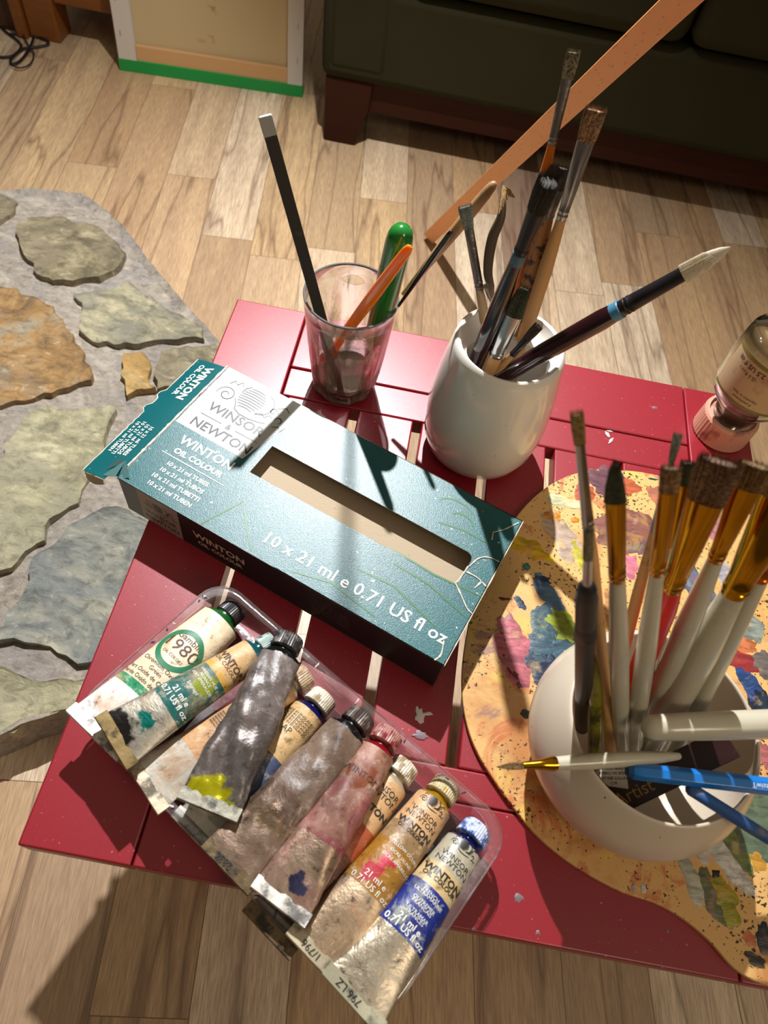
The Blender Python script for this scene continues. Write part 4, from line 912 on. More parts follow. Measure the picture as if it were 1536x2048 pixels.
for r, z in [(.001, .0015)] + gout: rings.append([Vector((GC.x + r * flute(t, z) * math.cos(t), GC.y + r * flute(t, z) * math.sin(t), GC.z + z)) for t in [2 * math.pi * i / n_g for i in range(n_g)]])
for r, z in gin: rings.append([Vector((GC.x + r * math.cos(t), GC.y + r * math.sin(t), GC.z + z)) for t in [2 * math.pi * i / n_g for i in range(n_g)]])
mb.loft(rings); mb.obj('tumbler', glassm.m, glass, angle=80)
mb = MB(); rim_r = []
for i in range(65):
    t = 2 * math.pi * i / 64; c = Vector((GC.x + .0382 * math.cos(t), GC.y + .0382 * math.sin(t), GC.z + .1052)); rim_r.append(ering(c, Vector((math.cos(t), math.sin(t), 0)), Vector((0, 0, 1)), .0011, .0011, 8))
mb.loft(rim_r, cap=(False, False)); mb.obj('rim', plain('rim_glass_highlight', (150, 152, 150), .08, .6), glass)
dirt = plain('dried_sediment', (96, 78, 58), .7, bumps=(120, .6))
mb = MB(); lathe(mb, GC, [(.001, .0100), (.0180, .0104), (.0252, .0125), (.0268, .0165), (.0258, .0168), (.0240, .0150), (.018, .0125), (.001, .0118)], 40); mb.obj('paint_sediment', dirt, glass)
# smears clinging inside the rim
mb = MB()
for i in range(12):
    t = rnd.random() * 6.28; z = .014 + rnd.random() ** 2 * .03; r = .0260 + (z - .012) * .112 ; w_ = .05 + rnd.random() * .10; h_ = .002 + rnd.random() * .006
    g_ = 5; vs = []
    for a in range(g_ + 1):
        for b in range(g_ + 1):
            aa = (a / g_ - .5) * 2; bb = (b / g_ - .5) * 2; k = 1 + .3 * noise.noise(Vector((aa + i, bb, 0)))
            tt = t + aa * math.sqrt(max(0, 1 - bb * bb * .5)) * w_ * k; zz = z + bb * math.sqrt(max(0, 1 - aa * aa * .5)) * h_ * k; rr = .0260 + (zz - .012) * .1235 - .0006
            vs.append(Vector((GC.x + rr * math.cos(tt), GC.y + rr * math.sin(tt), GC.z + zz)))
    mb.add(vs, [(a * (g_ + 1) + b, a * (g_ + 1) + b + 1, (a + 1) * (g_ + 1) + b + 1, (a + 1) * (g_ + 1) + b) for a in range(g_) for b in range(g_)])
sm_ = mb.obj('paint_smears', plain('brown_smear', (112, 92, 76), .6), glass); sm_['kind'] = 'stuff'

# ================================================================== BRUSHES
def bristle_mat(name, c1_, c2_, tipc=None):
    s = NT(name); s.P(Base__Color=lin(c1_), Roughness=.6); v = s.co('Object')
    hi = s.add('ObjectInfo'); nz = s.noise(v, 700, 2, .6)
    c = s.mix(s.ramp(nz, [(.35, (0, 0, 0, 1)), (.65, (1, 1, 1, 1))]), lin(c1_), lin(c2_))
    s.P(Base__Color=c); return s.m
SIL = plain('silver_ferrule', (188, 188, 190), .22, 1, bumps=(40, .1)); SILD = plain('worn_silver_ferrule', (150, 146, 142), .35, 1, bumps=(160, .7, .001))
GOLD = plain('gold_ferrule', (196, 140, 30), .16, 1, bumps=(60, .1)); BLKF = plain('black_ferrule', (30, 26, 30), .35, .3)
PEARL = NT('pearl_handle'); v = PEARL.co()
PEARL.P(Base__Color=PEARL.mix(PEARL.ramp(PEARL.noise(v, 26, 5, .6), [(.58, (0, 0, 0, 1)), (.74, (.7, .7, .7, 1))]), lin((204, 198, 176)), lin((160, 134, 90))), Roughness=.3); PEARL.b.inputs['Coat Weight'].default_value = .4
PEARL.b.inputs['Subsurface Weight'].default_value = .35; PEARL.b.inputs['Subsurface Radius'].default_value = (.004, .004, .003); PEARL.b.inputs['Subsurface Scale'].default_value = 1.0
def sss(nm, rgb, rough):
    m = plain(nm, rgb, rough, coat=.5); b = m.node_tree.nodes['Principled BSDF']; b.inputs['Subsurface Weight'].default_value = .6; b.inputs['Subsurface Radius'].default_value = (.008, .004, .002); b.inputs['Subsurface Scale'].default_value = 1.0; return m
_mc['pearl'] = PEARL.m; PEARLM = PEARL.m
ORG = plain('orange_lacquer', (226, 116, 18), .25, coat=.5); RAWW = plain('raw_wood_handle', (206, 156, 98), .55, var=(60, (150, 104, 60), .6, .72)); 
PAINTW = plain('paint_spattered_wood', (178, 124, 74), .5, var=(120, (70, 50, 40), .50, .60), bumps=(160, .6)); MAR = plain('maroon_black_lacquer', (38, 8, 16), .18, coat=.6)
RED_L = plain('red_lacquer', (214, 8, 10), .3, coat=.3); BLU = plain('blue_lacquer', (16, 120, 206), .3, coat=.3); BLUW = plain('worn_blue_handle', (52, 96, 160), .45, var=(60, (120, 124, 132), .55, .66)); DRK = plain('dark_grey_handle', (52, 44, 42), .4); GRIP = plain('black_rubber_grip', (34, 30, 34), .5)
def seg_at(P0, P1, px, py):
    """parameter along the 3-D line P0->P1 closest to the view ray through a photo point"""
    r = ray(px, py); d = P1 - P0; w = CAM - P0; a, b, c, dd, e = r.dot(r), r.dot(d), d.dot(d), r.dot(w), d.dot(w)
    return (a * e - b * dd) / (a * c - b * b)
CONT = {}
def line(tip, zt, cross, zc, zb, group=None):
    A = pt(tip[0], tip[1], zt); B = pt(cross[0], cross[1], zc); d = (B - A)
    if zb is None: return A, B
    B0 = A + d * ((zb - A.z) / d.z); c = CONT.get(group)
    if c:                                   # stop where the handle meets the inside wall of its container
        for i in range(1, 60):
            p = B + (B0 - B) * (i / 59)
            if math.hypot(p.x - c[0].x, p.y - c[0].y) > c[1](p.z): return A, B + (B0 - B) * ((i - 1) / 59)
    return A, B0
def rod(mb, A, B, prof, flat=1.0, up=None, n=16, mi=0):
    """prof: (metres from A, radius[, radius2])"""
    ax, r, nn_ = basis(B - A, up or (CAM - (A + B) / 2))
    mb.loft([ering(A + ax * p[0], r, nn_, p[1], p[2] if len(p) > 2 else p[1] * flat, n) for p in prof], mi=mi)
BR = []
def brush(label, tip, zt, cross, zc, zb, bb, fe, wt, wb, wf, wfe, wh, mats, shape='flat', name='paintbrush', cat='paintbrush', group=None, endw=None, rnd_=0, thick=.32, handle_max=None, rag=.12, rings_=2, split=None, up=None, fan=0):
    """tip/bb/fe: photo points of bristle tip, bristle base, ferrule end. w*: widths in photo px. mats: bristle, ferrule, handle"""
    A, B = line(tip, zt, cross, zc, zb, group); L = (B - A).length; ax, r, nn_ = basis(B - A, up or (CAM - A))
    tb_ = seg_at(A, B, *bb) * L; tf_ = seg_at(A, B, *fe) * L
    m = lambda w, d: px2m(w, A + ax * d) / 2
    t = thing(name, B, label, cat, group); rr = random.Random(hash(label) % 1000 if False else sum(map(ord, label)))
    # bristles
    mb = MB(); w0, w1 = m(wt, 0), m(wb, tb_); k0 = 1.0 if shape == 'round' else thick; nb_ = 22
    if tb_ > .0005:
        prof = []
        for i in range(7):
            q = i / 6; w = w0 + (w1 - w0) * q
            if shape == 'filbert': w *= math.sin(min(1, .28 + q * 1.1) * math.pi / 2)
            if shape == 'point': w = w1 * math.sin(min(1, q * 1.25 + .02) * math.pi / 2) ** .6
            kk = .98 if shape == 'point' else .82; prof.append((tb_ * ({'point': .02, 'round': .22}.get(shape, .12) + .90 * q), w * kk, w * kk * k0))
        mb.loft([ering(A + ax * p[0], r, nn_, p[1], p[2], nb_, pw=.8 if shape == 'flat' else 1) for p in prof])
        nh = 300
        for i in range(nh):
            a = rr.random() * 2 * math.pi; q = math.sqrt(rr.random()); sc = (.72 + .30 * q)
            bx, by = math.cos(a) * sc, math.sin(a) * sc * k0
            wtip = w0 if shape in ('flat', 'round') else w0 * .55 if shape == 'filbert' else w0 * .12
            st = tb_ * rag * (rr.random() - .35) * (1 if shape != 'point' else .2)
            if shape == 'filbert': st += tb_ * .22 * bx * bx
            p1 = A + ax * tb_ + r * bx * w1 + nn_ * by * w1; p0 = A + ax * st + r * (bx * wtip * (1.02 + fan * rr.random()) + (rr.random() - .5) * w0 * .12) + nn_ * (by * wtip + (rr.random() - .5) * w0 * .08)
            pm_ = (p0 + p1) / 2 + (r * bx + nn_ * by) * w1 * (.38 if shape == 'point' else .04); hw = max(.00020, w1 * .05) + .00010 * rr.random(); 
            tn = Vector((-math.sin(a), math.cos(a))); s1 = r * tn.x * hw + nn_ * tn.y * hw; s2 = (r * math.cos(a) + nn_ * math.sin(a)) * hw * 1.2
            mb.add([p1 - s1, p1 + s1, p1 + s2, pm_ - s1, pm_ + s1, pm_ + s2, p0], [(0, 1, 4, 3), (1, 2, 5, 4), (2, 0, 3, 5), (3, 4, 6), (4, 5, 6), (5, 3, 6)])
        mb.obj('bristles', mats[0], t, angle=60)
    # ferrule
    lf_ = tf_ - tb_
    if lf_ > .001:
        mb = MB(); a1, a2 = m(wf, tb_), m(wfe, tf_); prof = []
        for i in range(9):
            q = i / 8; w = a1 + (a2 - a1) * q ** 1.35; fl2 = (k0 + (1 - k0) * min(1, q * 1.5)) if shape != 'round' else 1
            if shape != 'round': fl2 = max(fl2, .3)
            prof.append((tb_ + lf_ * .86 * q, w, (w if shape == 'round' else max(w * fl2 * .92, a2 * min(1, .45 + q * .9)))))
        for q, e_ in ((.87, 1.05), (.885, 1.05), (.895, .98), (.925, .98), (.935, 1.05), (.95, 1.05), (.96, .98), (1.0, .98)): prof.append((tb_ + lf_ * q, a2 * e_, a2 * e_))
        rod(mb, A, B, prof, up=up or (CAM - A), n=28); mb.obj('ferrule', mats[1], t, angle=35)
    # handle
    h0 = m(wfe, tf_) * .95; h1 = m(wh, (tf_ + L) / 2); he = m(endw if endw else wh * .6, L); LH = L - tf_
    mb = MB(); hm = handle_max or .28
    prof = [(tf_ - .001, h0 * .96), (tf_ + .0005, h0), (tf_ + LH * hm * .5, (h0 + h1) / 2 * 1.02), (tf_ + LH * hm, h1), (tf_ + LH * .6, h1 * .92 + he * .08), (tf_ + LH * .85, (h1 + he) / 2), (L - he * .8, he), (L - he * .3, he * .75), (L, he * .25)]
    rod(mb, A, B, prof, n=24); ho = mb.obj('handle', mats[2], t, angle=50)
    if split:   # coloured band on the handle
        s0, s1_ = seg_at(A, B, *split[0]) * L, seg_at(A, B, *split[1]) * L; wm = m(split[2], s0)
        mb = MB(); rod(mb, A, B, [(s0, wm * 1.02), (s0 + .0004, wm * 1.06), (s1_ - .0004, wm * 1.04), (s1_, wm)], n=28); mb.obj('handle_band', split[3], ho, angle=30)
    BR.append((label[:40], A, B)); return t, A, B, ax, r, nn_
GP = 'brushes standing in the ceramic pot'; GB = 'brushes crowded in the cream bowl'; GG = 'tools in the glass tumbler'
B_GREY = bristle_mat('dirty_grey_bristles', (58, 58, 48), (160, 146, 114)); B_BRN = bristle_mat('brown_bristles', (92, 62, 38), (180, 140, 100)); B_DK = bristle_mat('dark_sable', (40, 30, 24), (78, 58, 44)); B_GRN = bristle_mat('green_black_bristles', (34, 40, 26), (74, 78, 52)); B_AQ = bristle_mat('pale_aqua_bristles', (112, 122, 116), (160, 168, 158)); B_CRM = bristle_mat('cream_bristles', (206, 190, 160), (230, 220, 196)); B_OCH = bristle_mat('ochre_bristles', (120, 96, 52), (176, 146, 92)); B_WID = bristle_mat('wide_brown_bristles', (66, 42, 28), (150, 114, 84)); B_OLV = bristle_mat('olive_brown_bristles', (92, 66, 32), (150, 116, 66))
ZPR = PC.z + .119; ZPB = PC.z + .018
CONT[GP] = (PC, lambda z: .0375); CONT[GG] = (GC, lambda z: .0225 + (z - GC.z - .01) * .125); CONT[GB] = (BC, lambda z: .060 if z > BC.z + .03 else .045)
# ---- pot
brush('orange handled brush with dark bristles, tallest in the ceramic pot', (1148, 98), .748, (1022, 640), ZPR, ZPB, (1136, 158), (1108, 290), 27, 22, 22, 17, 22, (B_GREY, SILD, ORG), group=GP, handle_max=.12)
brush('long wooden brush with wide brown bristles, rightmost upright one in the ceramic pot', (1194, 212), .733, (1050, 668), ZPR, ZPB + .01, (1176, 285), (1128, 440), 42, 34, 35, 21, 27, (B_BRN, SIL, RAWW), group=GP, handle_max=.2, endw=20)
brush('paint spattered wooden brush, behind the thick black brush in the ceramic pot', (1121, 330), .690, (1040, 650), ZPR, ZPB + .01, (1116, 380), (1104, 436), 40, 38, 38, 26, 36, (B_DK, SILD, PAINTW), group=GP, handle_max=.2, endw=14)
brush('thick black brush with blue band and worn dark bristles, front of the ceramic pot', (1103, 350), .722, (962, 700), ZPR, ZPB, (1076, 420), (1040, 505), 47, 40, 40, 28, 34, (bristle_mat('worn_black_bristles', (28, 23, 20), (66, 56, 40)), BLKF, MAR), shape='round', group=GP, split=((1038, 505), (1030, 530), 28, plain('steel_blue_band', (74, 104, 124), .4)), endw=14, handle_max=.25)
brush('short brush with bushy dark green head and broad silver ferrule, ceramic pot', (1052, 570), .640, (990, 716), ZPR - .002, ZPB, (1028, 632), (990, 708), 46, 36, 36, 30, 26, (B_GRN, SIL, RAWW), group=GP, shape='filbert', rag=.2)
brush('grey white brush with crushed silver ferrule, leftmost in the ceramic pot', (929, 408), .650, (970, 640), ZPR, ZPB + .02, (936, 458), (961, 578), 28, 18, 19, 17, 22, (B_AQ, SILD, plain('pale_wood_handle', (196, 166, 130), .6)), group=GP, thick=.3)
brush('smallest low brush with black ferrule at the front of the ceramic pot', (1079, 650), .612, (1010, 725), ZPR - .003, ZPB, (1058, 682), (1028, 712), 20, 15, 16, 13, 17, (B_DK, BLKF, plain('amber_wood_handle', (190, 146, 92), .5)), group=GP, handle_max=.2)
brush('black brush with blue band and cream tip, leaning far right from the ceramic pot', (1462, 494), .697, (1046, 728), ZPR - .001, ZPB + .006, (1362, 542), (1242, 606), 8, 36, 30, 34, 38, (B_CRM, BLKF, MAR), shape='point', group=GP, split=((1238, 608), (1208, 626), 36, plain('bright_blue_band', (68, 128, 158), .4)), endw=12, handle_max=.1)
# thin dried-up liner brush, a bent strip
A = pt(1006, 372, .665); B = pt(986, 612, ZPR)
t = thing('paintbrush', B, 'thin bent brown brush with few splayed hairs, at the back of the ceramic pot', 'paintbrush', GP)
mb = MB(); cl = smooth_pts([A, pt(1003, 430, .650), pt(984, 480, .632), pt(976, 545, .608), B, B + (B - A) * .55 + Vector((0, 0, -.02))]); tube_path(mb, cl, [.0012 + .0028 * math.sin(math.pi * min(1, i / len(cl) * 1.2)) ** 1 if i < len(cl) * .7 else .0016 for i in range(len(cl))], 10); mb.obj('handle', plain('grey_brown_wood', (92, 76, 60), .5), t)
mb = MB()
for i in range(9):
    e_ = A + (pt(1030 - i * 4, 384 + abs(i - 3) * 4 + i * 3, .660) - A); tube_path(mb, [A + (cl[2] - A) * .02, (A + e_) / 2 + Vector((0, 0, .002)), e_], [.0009, .0009, .0004], 5)
mb.obj('bristles', B_OLV, t)
mb = MB(); tube_path(mb, [pt(972, 572, .602), pt(983, 600, .584), pt(990, 625, ZPR)], .0022, 10); mb.obj('ferrule', SILD, t)
# ---- glass
def stick(label, A, B, w, th, mats, name='stick', cat='stick', group=GG):
    ax, r, nn_ = basis(B - A, CAM - A); t = thing(name, B, label, cat, group); mb = MB(); L = (B - A).length
    mb.loft([[A + ax * d + r * sx * w(d / L) / 2 + nn_ * sy * th / 2 for sx, sy in ((-1, -1), (1, -1), (1, 1), (-1, 1))] for d in [L * i / 12 for i in range(13)]])
    mb.obj('blade', mats[0], t, bevel=.0008); return t, A, B, ax, r, nn_
P_ = GC
A = Vector((-.1215, .4515, .688)); B = Vector((-.050, .4310, ZT + .0125))
A = pt(530, 232, .688); c_ = pt(633, 602, .555); B = A + (c_ - A) * ((ZT + .0135 - A.z) / (c_.z - A.z))
t, *_r = stick('long flat charcoal grey stick with pale tip, leaning left out of the glass', A, B, lambda q: .0088, .0030, [plain('charcoal_wood', (50, 46, 40), .55, var=(50, (84, 76, 62), .6, .7), bumps=(90, .4))])
ax, r, nn_ = basis(B - A, CAM - A); mb = MB()
mb.loft([[A + ax * d + r * sx * (.0092 + e_) / 2 + nn_ * sy * .0034 / 2 for sx, sy in ((-1, -1), (1, -1), (1, 1), (-1, 1))] for d, e_ in ((-.0004, -.001), (.0008, 0), (.009, 0), (.0125, -.0008))]); mb.obj('pale_tip', plain('bleached_wood', (170, 168, 160), .6, bumps=(200, .6)), t, bevel=.0006)
def round_thing(label, tip, zt, cross, zc, zb, prof, mats, name, cat, group, part='handle', up=None, flat=1.0):
    A, B = line(tip, zt, cross, zc, zb, group); t = thing(name, B, label, cat, group); mb = MB(); L = (B - A).length
    rod(mb, A, B, [(p[0] * L if p[0] <= 1 else L,) + tuple(px2m(x, A + (B - A) * min(1, p[0])) / 2 for x in p[1:]) for p in prof], n=24, flat=flat, up=up); mb.obj(part, mats, t, angle=60); return t, A, B
GRNH = plain('green_enamel', (28, 120, 44), .18, coat=.6, var=(30, (80, 150, 80), .66, .74))
t, A, B = round_thing('scraper with a fat rounded green handle, standing in the glass', (806, 452), .638, (766, 612), .556, .515, [(0, 5), (.006, 22), (.02, 36), (.045, 47), (.075, 53), (.12, 56), (.6, 51), (.9, 44), (1, 38)], GRNH, 'scraper', 'scraper', GG)
ax, r, nn_ = basis(B - A, CAM - A)
mb = MB(); mb.loft([ering(B + ax * d, r, nn_, a, b, 20) for d, a, b in ((-.001, .0066, .0066), (.006, .0064, .0062), (.012, .0055, .005), (.020, .0045, .002), (.036, .006, .0008), (.044, .007, .0006))]); mb.obj('metal_shank', SIL, t)
t, A, B = round_thing('brush with a translucent orange handle, pointing down in the front of the glass', (821, 492), .645, (716, 632), .5552, .466, [(0, 6), (.008, 15), (.03, 21), (.08, 23), (.3, 26), (.6, 22), (.85, 14), (.99, 8), (1, 3)], sss('clear_orange_acrylic', (255, 140, 16), .15), 'paintbrush', 'paintbrush', GG, flat=.7)
t, A, B = round_thing('thin glossy black brush handle leaning right out of the glass', (903, 462), .645, (797, 612), .5556, .468, [(0, 3), (.01, 8), (.04, 11), (.35, 12), (.6, 10), (1, 6)], plain('gloss_black_lacquer', (16, 16, 20), .15, coat=.5, var=(90, (60, 60, 66), .68, .74)), 'paintbrush', 'paintbrush', GG)
t, A, B = round_thing('worn wooden brush handle with rounded end, leaning farthest right out of the glass', (991, 364), .660, (806, 588), .5556, .470, [(0, 6), (.01, 13), (.03, 19), (.10, 23), (.3, 25), (.6, 20), (1, 9)], plain('worn_handle_wood', (176, 136, 92), .45, var=(24, (112, 84, 58), .5, .64)), 'paintbrush', 'paintbrush', GG)
for (x, y, dz) in ((0, 0, 0),):
    pass
# ---- bowl
ZBB = BC.z + .010; ZR2 = RIMZ
brush('tall silver ferruled brush with splayed tan bristles, leftmost top in the bowl', (1153, 822), .750, (1214, 1420), .545, ZBB + .008, (1166, 888), (1190, 1055), 26, 20, 20, 24, 24, (B_OCH, SIL, RAWW), group=GB, endw=24, handle_max=.1, rag=.25)
t, A, B, ax, r, nn_ = brush('brush with thick black grip leaning on the left wall of the bowl', (1178, 1058), .735, (1166, 1400), .545, ZBB + .02, (1175, 1116), (1178, 1172), 18, 18, 19, 19, 36, (bristle_mat('pale_olive_bristles', (120, 112, 84), (170, 160, 128)), SIL, DRK), shape='round', group=GB, endw=26, handle_max=.05)
L = (B - A).length; s0, s1_ = seg_at(A, B, 1178, 1168) * L, seg_at(A, B, 1176, 1275) * L; mb = MB(); k = lambda w, d: px2m(w, A + ax * d) / 2
rod(mb, A, B, [(s0, k(20, s0)), (s0 + .002, k(34, s0)), (s0 + .005, k(40, s0)), (s0 + (s1_ - s0) * .7, k(44, s0)), (s0 + (s1_ - s0) * .72, k(47, s0)), (s1_ - .003, k(46, s1_)), (s1_, k(36, s1_))]); mb.obj('rubber_grip', GRIP, [c for c in t.children if c.name.startswith('handle')][0])
t, A, B = round_thing('translucent yellow green brush handle beside the black grip brush in the bowl', (1192, 1300), .600, (1190, 1430), .545, ZBB + .01, [(0, 12), (.05, 22), (.5, 28), (.9, 24), (1, 10)], plain('yellow_green_acrylic', (128, 122, 22), .2, coat=.5, var=(90, (60, 58, 16), .5, .6)), 'paintbrush', 'paintbrush', GB)
brush('rounded black haired brush with gold ferrule, beside the black grip in the bowl', (1229, 920), .755, (1241, 1430), .545, ZBB + .004, (1231, 1004), (1236, 1157), 40, 42, 42, 33, 36, (B_GRN, GOLD, PEARLM), shape='filbert', group=GB, endw=30)
brush('flat brown brush with gold ferrule and orange flecked handle, centre of the bowl', (1343, 930), .750, (1275, 1430), .540, ZBB + .002, (1337, 984), (1310, 1144), 38, 33, 35, 31, 36, (B_BRN, GOLD, PEARLM), group=GB, endw=38)
brush('slim chalky bristled brush on bare wood, standing behind the others in the bowl', (1357, 866), .735, (1240, 1330), .560, ZBB + .03, (1345, 922), (1294, 1060), 18, 10, 12, 16, 22, (B_AQ, SILD, RAWW), group=GB, endw=24)
brush('ragged olive haired brush half hidden behind the centre flat brush in the bowl', (1376, 920), .720, (1300, 1330), .560, ZBB + .03, (1368, 970), (1340, 1090), 26, 20, 22, 22, 26, (B_GRN, GOLD, PEARLM), group=GB)
brush('widest dark brown brush on a bright red handle in the bowl', (1446, 912), .740, (1268, 1370), .550, ZBB + .006, (1416, 1006), (1334, 1172), 84, 68, 70, 42, 44, (B_WID, GOLD, RED_L), group=GB, endw=20, handle_max=.1, thick=.22)
brush('wide olive brown brush on pale handle, right of the red one in the bowl', (1514, 924), .735, (1320, 1380), .545, ZBB + .004, (1500, 980), (1436, 1120), 64, 54, 55, 32, 44, (B_OLV, GOLD, PEARLM), group=GB, endw=36, thick=.25)
brush('largest gold ferruled brush, slanting out of the bowl to the right edge', (1640, 870), .735, (1350, 1400), .545, ZBB + .004, (1560, 1000), (1464, 1184), 110, 92, 92, 50, 62, (B_OLV, GOLD, PEARLM), group=GB, endw=40, thick=.25)
brush('brush with orange ferrule and orange spotted pale handle, rightmost in the bowl', (1620, 950), .710, (1400, 1400), .545, ZBB + .004, (1580, 1040), (1520, 1158), 40, 34, 34, 36, 38, (B_OLV, plain('orange_gold_ferrule', (220, 110, 20), .2, .8), PEARLM), group=GB, endw=28)
brush('fat pale handle lying across the right rim of the bowl', (1800, 1440), .560, (1284, 1456), .560, None, (1760, 1442), (1700, 1444), 60, 55, 55, 48, 58, (B_OLV, GOLD, PEARLM), group=GB, endw=50)
brush('small pointed brush lying across the left rim of the bowl', (993, 1534), .553, (1362, 1512), .549, None, (1046, 1529), (1112, 1526), 4, 13, 14, 28, 31, (B_OLV, GOLD, PEARLM), shape='point', group=GB, endw=14)
# hexagonal blue pencil-like handle
def bar(label, a, za, b, zb_, w, th, mat, name, cat, hexa=False):
    A, B = pt(a[0], a[1], za), pt(b[0], b[1], zb_); ax, r, nn_ = basis(B - A, CAM - A); t = thing(name, (A + B) / 2, label, cat, GB); mb = MB(); W_ = px2m(w, A)
    if hexa: mb.loft([ering(A + ax * d, r, nn_, W_ / 2 * k_, W_ / 2 * k_, 6) for d, k_ in ((0, .6), (.004, .97), (.008, 1), ((B - A).length, 1))])
    else: mb.loft([[A + ax * d + r * sx * W_ / 2 + nn_ * sy * th / 2 for sx, sy in ((-1, -1), (1, -1), (1, 1), (-1, 1))] for d in (0, (B - A).length)])
    mb.obj('body', mat, t, bevel=.0006, angle=25); return t, A, B, ax, r, nn_, W_
t, A, B, ax, r, nn_, W_ = bar('bright blue hexagonal handle resting over the right rim of the bowl', (1254, 1540), .548, (1700, 1592), .556, 36, 0, BLU, 'paintbrush', 'paintbrush', True)
mb = MB(); rod(mb, A, B, [(-.0004, W_ * .30), (.0, W_ * .36), (.005, W_ * .49), (.0055, W_ * .40)], n=6); mb.obj('dark_end_cap', plain('deep_blue', (10, 70, 120), .4), t)
mb = MB(); vf = text_mesh('Twistol', .0042); c0 = A + ax * ((B - A).length * seg_at(A, B, 1518, 1574)); place(mb, vf, lambda p: c0 + ax * p.x - r * (-p.y if False else p.y) * (-1) + nn_ * (W_ * .45)); mb.obj('lettering', whitep, t, smooth=False)
brush('thin worn blue brush handle slanting over the lower right rim of the bowl', (1700, 1780), .560, (1372, 1572), .545, None, (1640, 1740), (1566, 1690), 16, 14, 14, 22, 26, (B_OLV, plain('pink_wood_band', (196, 140, 120), .5), BLUW), group=GB, endw=26)
# dark brown flat brush/ruler with gold lettering and a price sticker
t, A, B, ax, r, nn_, W_ = bar('broad dark brown handle with gold script and white sticker, inside the bowl', (1462, 1484), .5335, (1212, 1606), .490, 62, .004, plain('dark_maroon_lacquer', (52, 28, 26), .3, var=(40, (110, 90, 84), .66, .74)), 'paintbrush', 'paintbrush')
def on_bar(px, py, off=.0024):
    s_ = ray(px, py); n_ = nn_; d_0 = (A + nn_ * off - CAM).dot(n_) / s_.dot(n_); return CAM + s_ * d_0
mb = MB(); quad = [on_bar(1182, 1532), on_bar(1250, 1520), on_bar(1257, 1578), on_bar(1216, 1572)]; mb.add(quad, [(0, 1, 2, 3)]); stk = mb.obj('sticker', plain('white_sticker', (214, 204, 192), .6), t, smooth=False)
mb = MB(); ux_ = (on_bar(1250, 1560, .0027) - on_bar(1200, 1560, .0027)).normalized(); uy_ = (on_bar(1235, 1530, .0027) - on_bar(1240, 1570, .0027)); uy_ = (uy_ - ux_ * uy_.dot(ux_)).normalized()
for i, t_ in enumerate(['DISTRIBUTED BY', 'MADE IN CHINA', 'ARTIST BRUSH', '#12']): place(mb, text_mesh(t_, .0026), lambda p: on_bar(1228, 1536 + i * 10, .0027) - ux_ * p.x - uy_ * p.y)
GS = MB(); place(GS, text_mesh('Artist', .011), lambda p: on_bar(1270, 1588, .0027) - (-ax) * 0 + ((-ax) * p.x + r * -p.y) * -1 if False else on_bar(1268, 1586, .0027) + ax * p.x * -1 + r * p.y * 1); GS.obj('gold_script', plain('gold_ink', (180, 140, 70), .4, .5), t, smooth=False)
mb.obj('sticker_lettering', [blackp], stk, smooth=False)

# ================================================================== INVERTED BOTTLE
OC = pt(1433, 862, ZT); OC = Vector((OC.x + .0025, OC.y, ZT + .0003))
bott = thing('glass_bottle', OC, 'small glass bottle standing upside down on its pinkish ribbed cap', 'bottle')
mb = MB(); rings = []; nc = 90
for rr_, z in ((.0245, 0), (.0262, .0012), (.0258, .024), (.0246, .0265), (.0225, .0268), (.0220, .0235), (.001, .0232)):
    rings.append([OC + Vector((rr_ * (1 + (.018 if i % 2 and .001 < z < .0245 and rr_ > .025 else 0)) * math.cos(2 * math.pi * i / nc), rr_ * (1 + (.018 if i % 2 and .001 < z < .0245 and rr_ > .025 else 0)) * math.sin(2 * math.pi * i / nc), z)) for i in range(nc)])
mb.loft(rings); mb.obj('cap', plain('stained_pink_cap', (214, 156, 132), .5, var=(50, (150, 96, 84), .56, .68)), bott, angle=25)
bg_ = NT('bottle_glass'); bg_.P(Base__Color=(.88, .86, .76, 1), Roughness=.04, IOR=1.45); bg_.b.inputs['Transmission Weight'].default_value = 1
bp_ = [(.0178, .0236), (.0190, .030), (.0200, .036), (.0270, .046), (.0340, .056), (.0362, .066), (.0368, .085), (.0362, .105), (.0345, .118), (.0300, .1235), (.0240, .1225), (.001, .1195)]
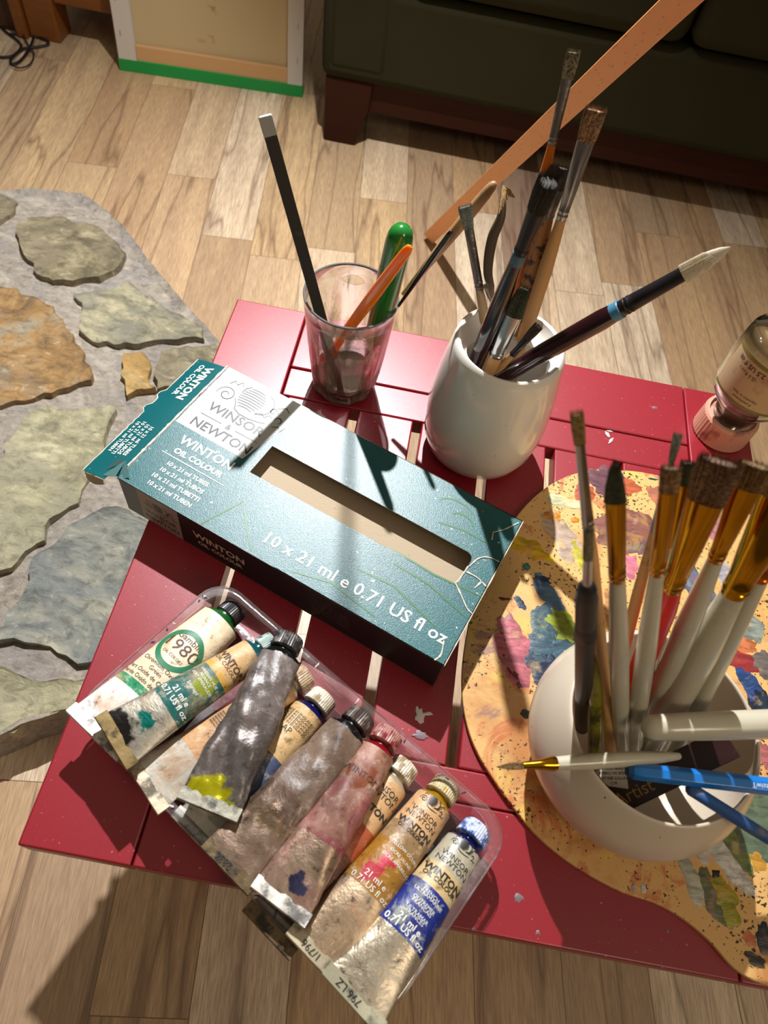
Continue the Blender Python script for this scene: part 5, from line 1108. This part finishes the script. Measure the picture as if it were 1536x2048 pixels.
bi_ = [(.001, .1165), (.024, .1180), (.031, .114), (.0335, .104), (.0340, .085), (.0332, .066), (.0310, .057), (.0240, .048), (.0172, .038), (.0158, .030), (.0150, .0240)]
mb = MB(); lathe(mb, OC, bp_ + bi_ + [(.0178, .0236)], 64, cap=(False, False)); mb.obj('bottle', bg_.m, bott, angle=70)
mb = MB(); lathe(mb, OC, [(.001, .0245), (.0146, .0245), (.0154, .030), (.0168, .038), (.0236, .0482), (.001, .0490)], 48); mb.obj('thick_residue', plain('brown_residue', (92, 66, 52), .3), bott)
# label: curved sheet on the side facing the viewer, lettering upside down
fa_ = math.atan2(-OC.y, -OC.x + .0)          # direction to the camera
def lbl(x, z, off=0): a_ = fa_ + x / .037; rr_ = .0371 + off - max(0, (.066 - z)) * .05; return Vector((OC.x + rr_ * math.cos(a_), OC.y + rr_ * math.sin(a_), OC.z + z))
mb = MB(); vs = [lbl(-.036 + .072 * i / 24, .066 + .046 * j / 6) for i in range(25) for j in range(7)]; fs = [(i * 7 + j, i * 7 + j + 1, (i + 1) * 7 + j + 1, (i + 1) * 7 + j) for i in range(24) for j in range(6)]
mb.add(vs, fs); lab_o = mb.obj('label', plain('stained_paper_label', (186, 164, 128), .6, var=(30, (150, 104, 84), .56, .70)), bott)
mb = MB()
for z0, z1 in ((.1085, .112), (.066, .0685)):
    mb.add([lbl(-.036 + .072 * i / 24, z, .0002) for i in range(25) for z in (z0, z1)], [(2 * i, 2 * i + 1, 2 * i + 3, 2 * i + 2) for i in range(24)], 1)
def lt(s, x, z, size, bold=0): place(mb, text_mesh(s, size, 'CENTER', bold), lambda p: lbl(x - p.x, z - p.y, .0003))
lt('75 ml  2.5 US fl oz', -.004, .1035, .0062, .0001); lt('(2.5 fl.oz.)', -.012, .0965, .0046); lt('Harmful or fatal', -.002, .077, .0036); lt('if swallowed', -.002, .0725, .0036)
obj_split(mb, ['label_lettering', 'label_stripe'], [plain('brown_black_ink', (56, 44, 34), .6), plain('olive_band', (120, 116, 50), .6)], lab_o)
for nm, A, B in BR:
    pass
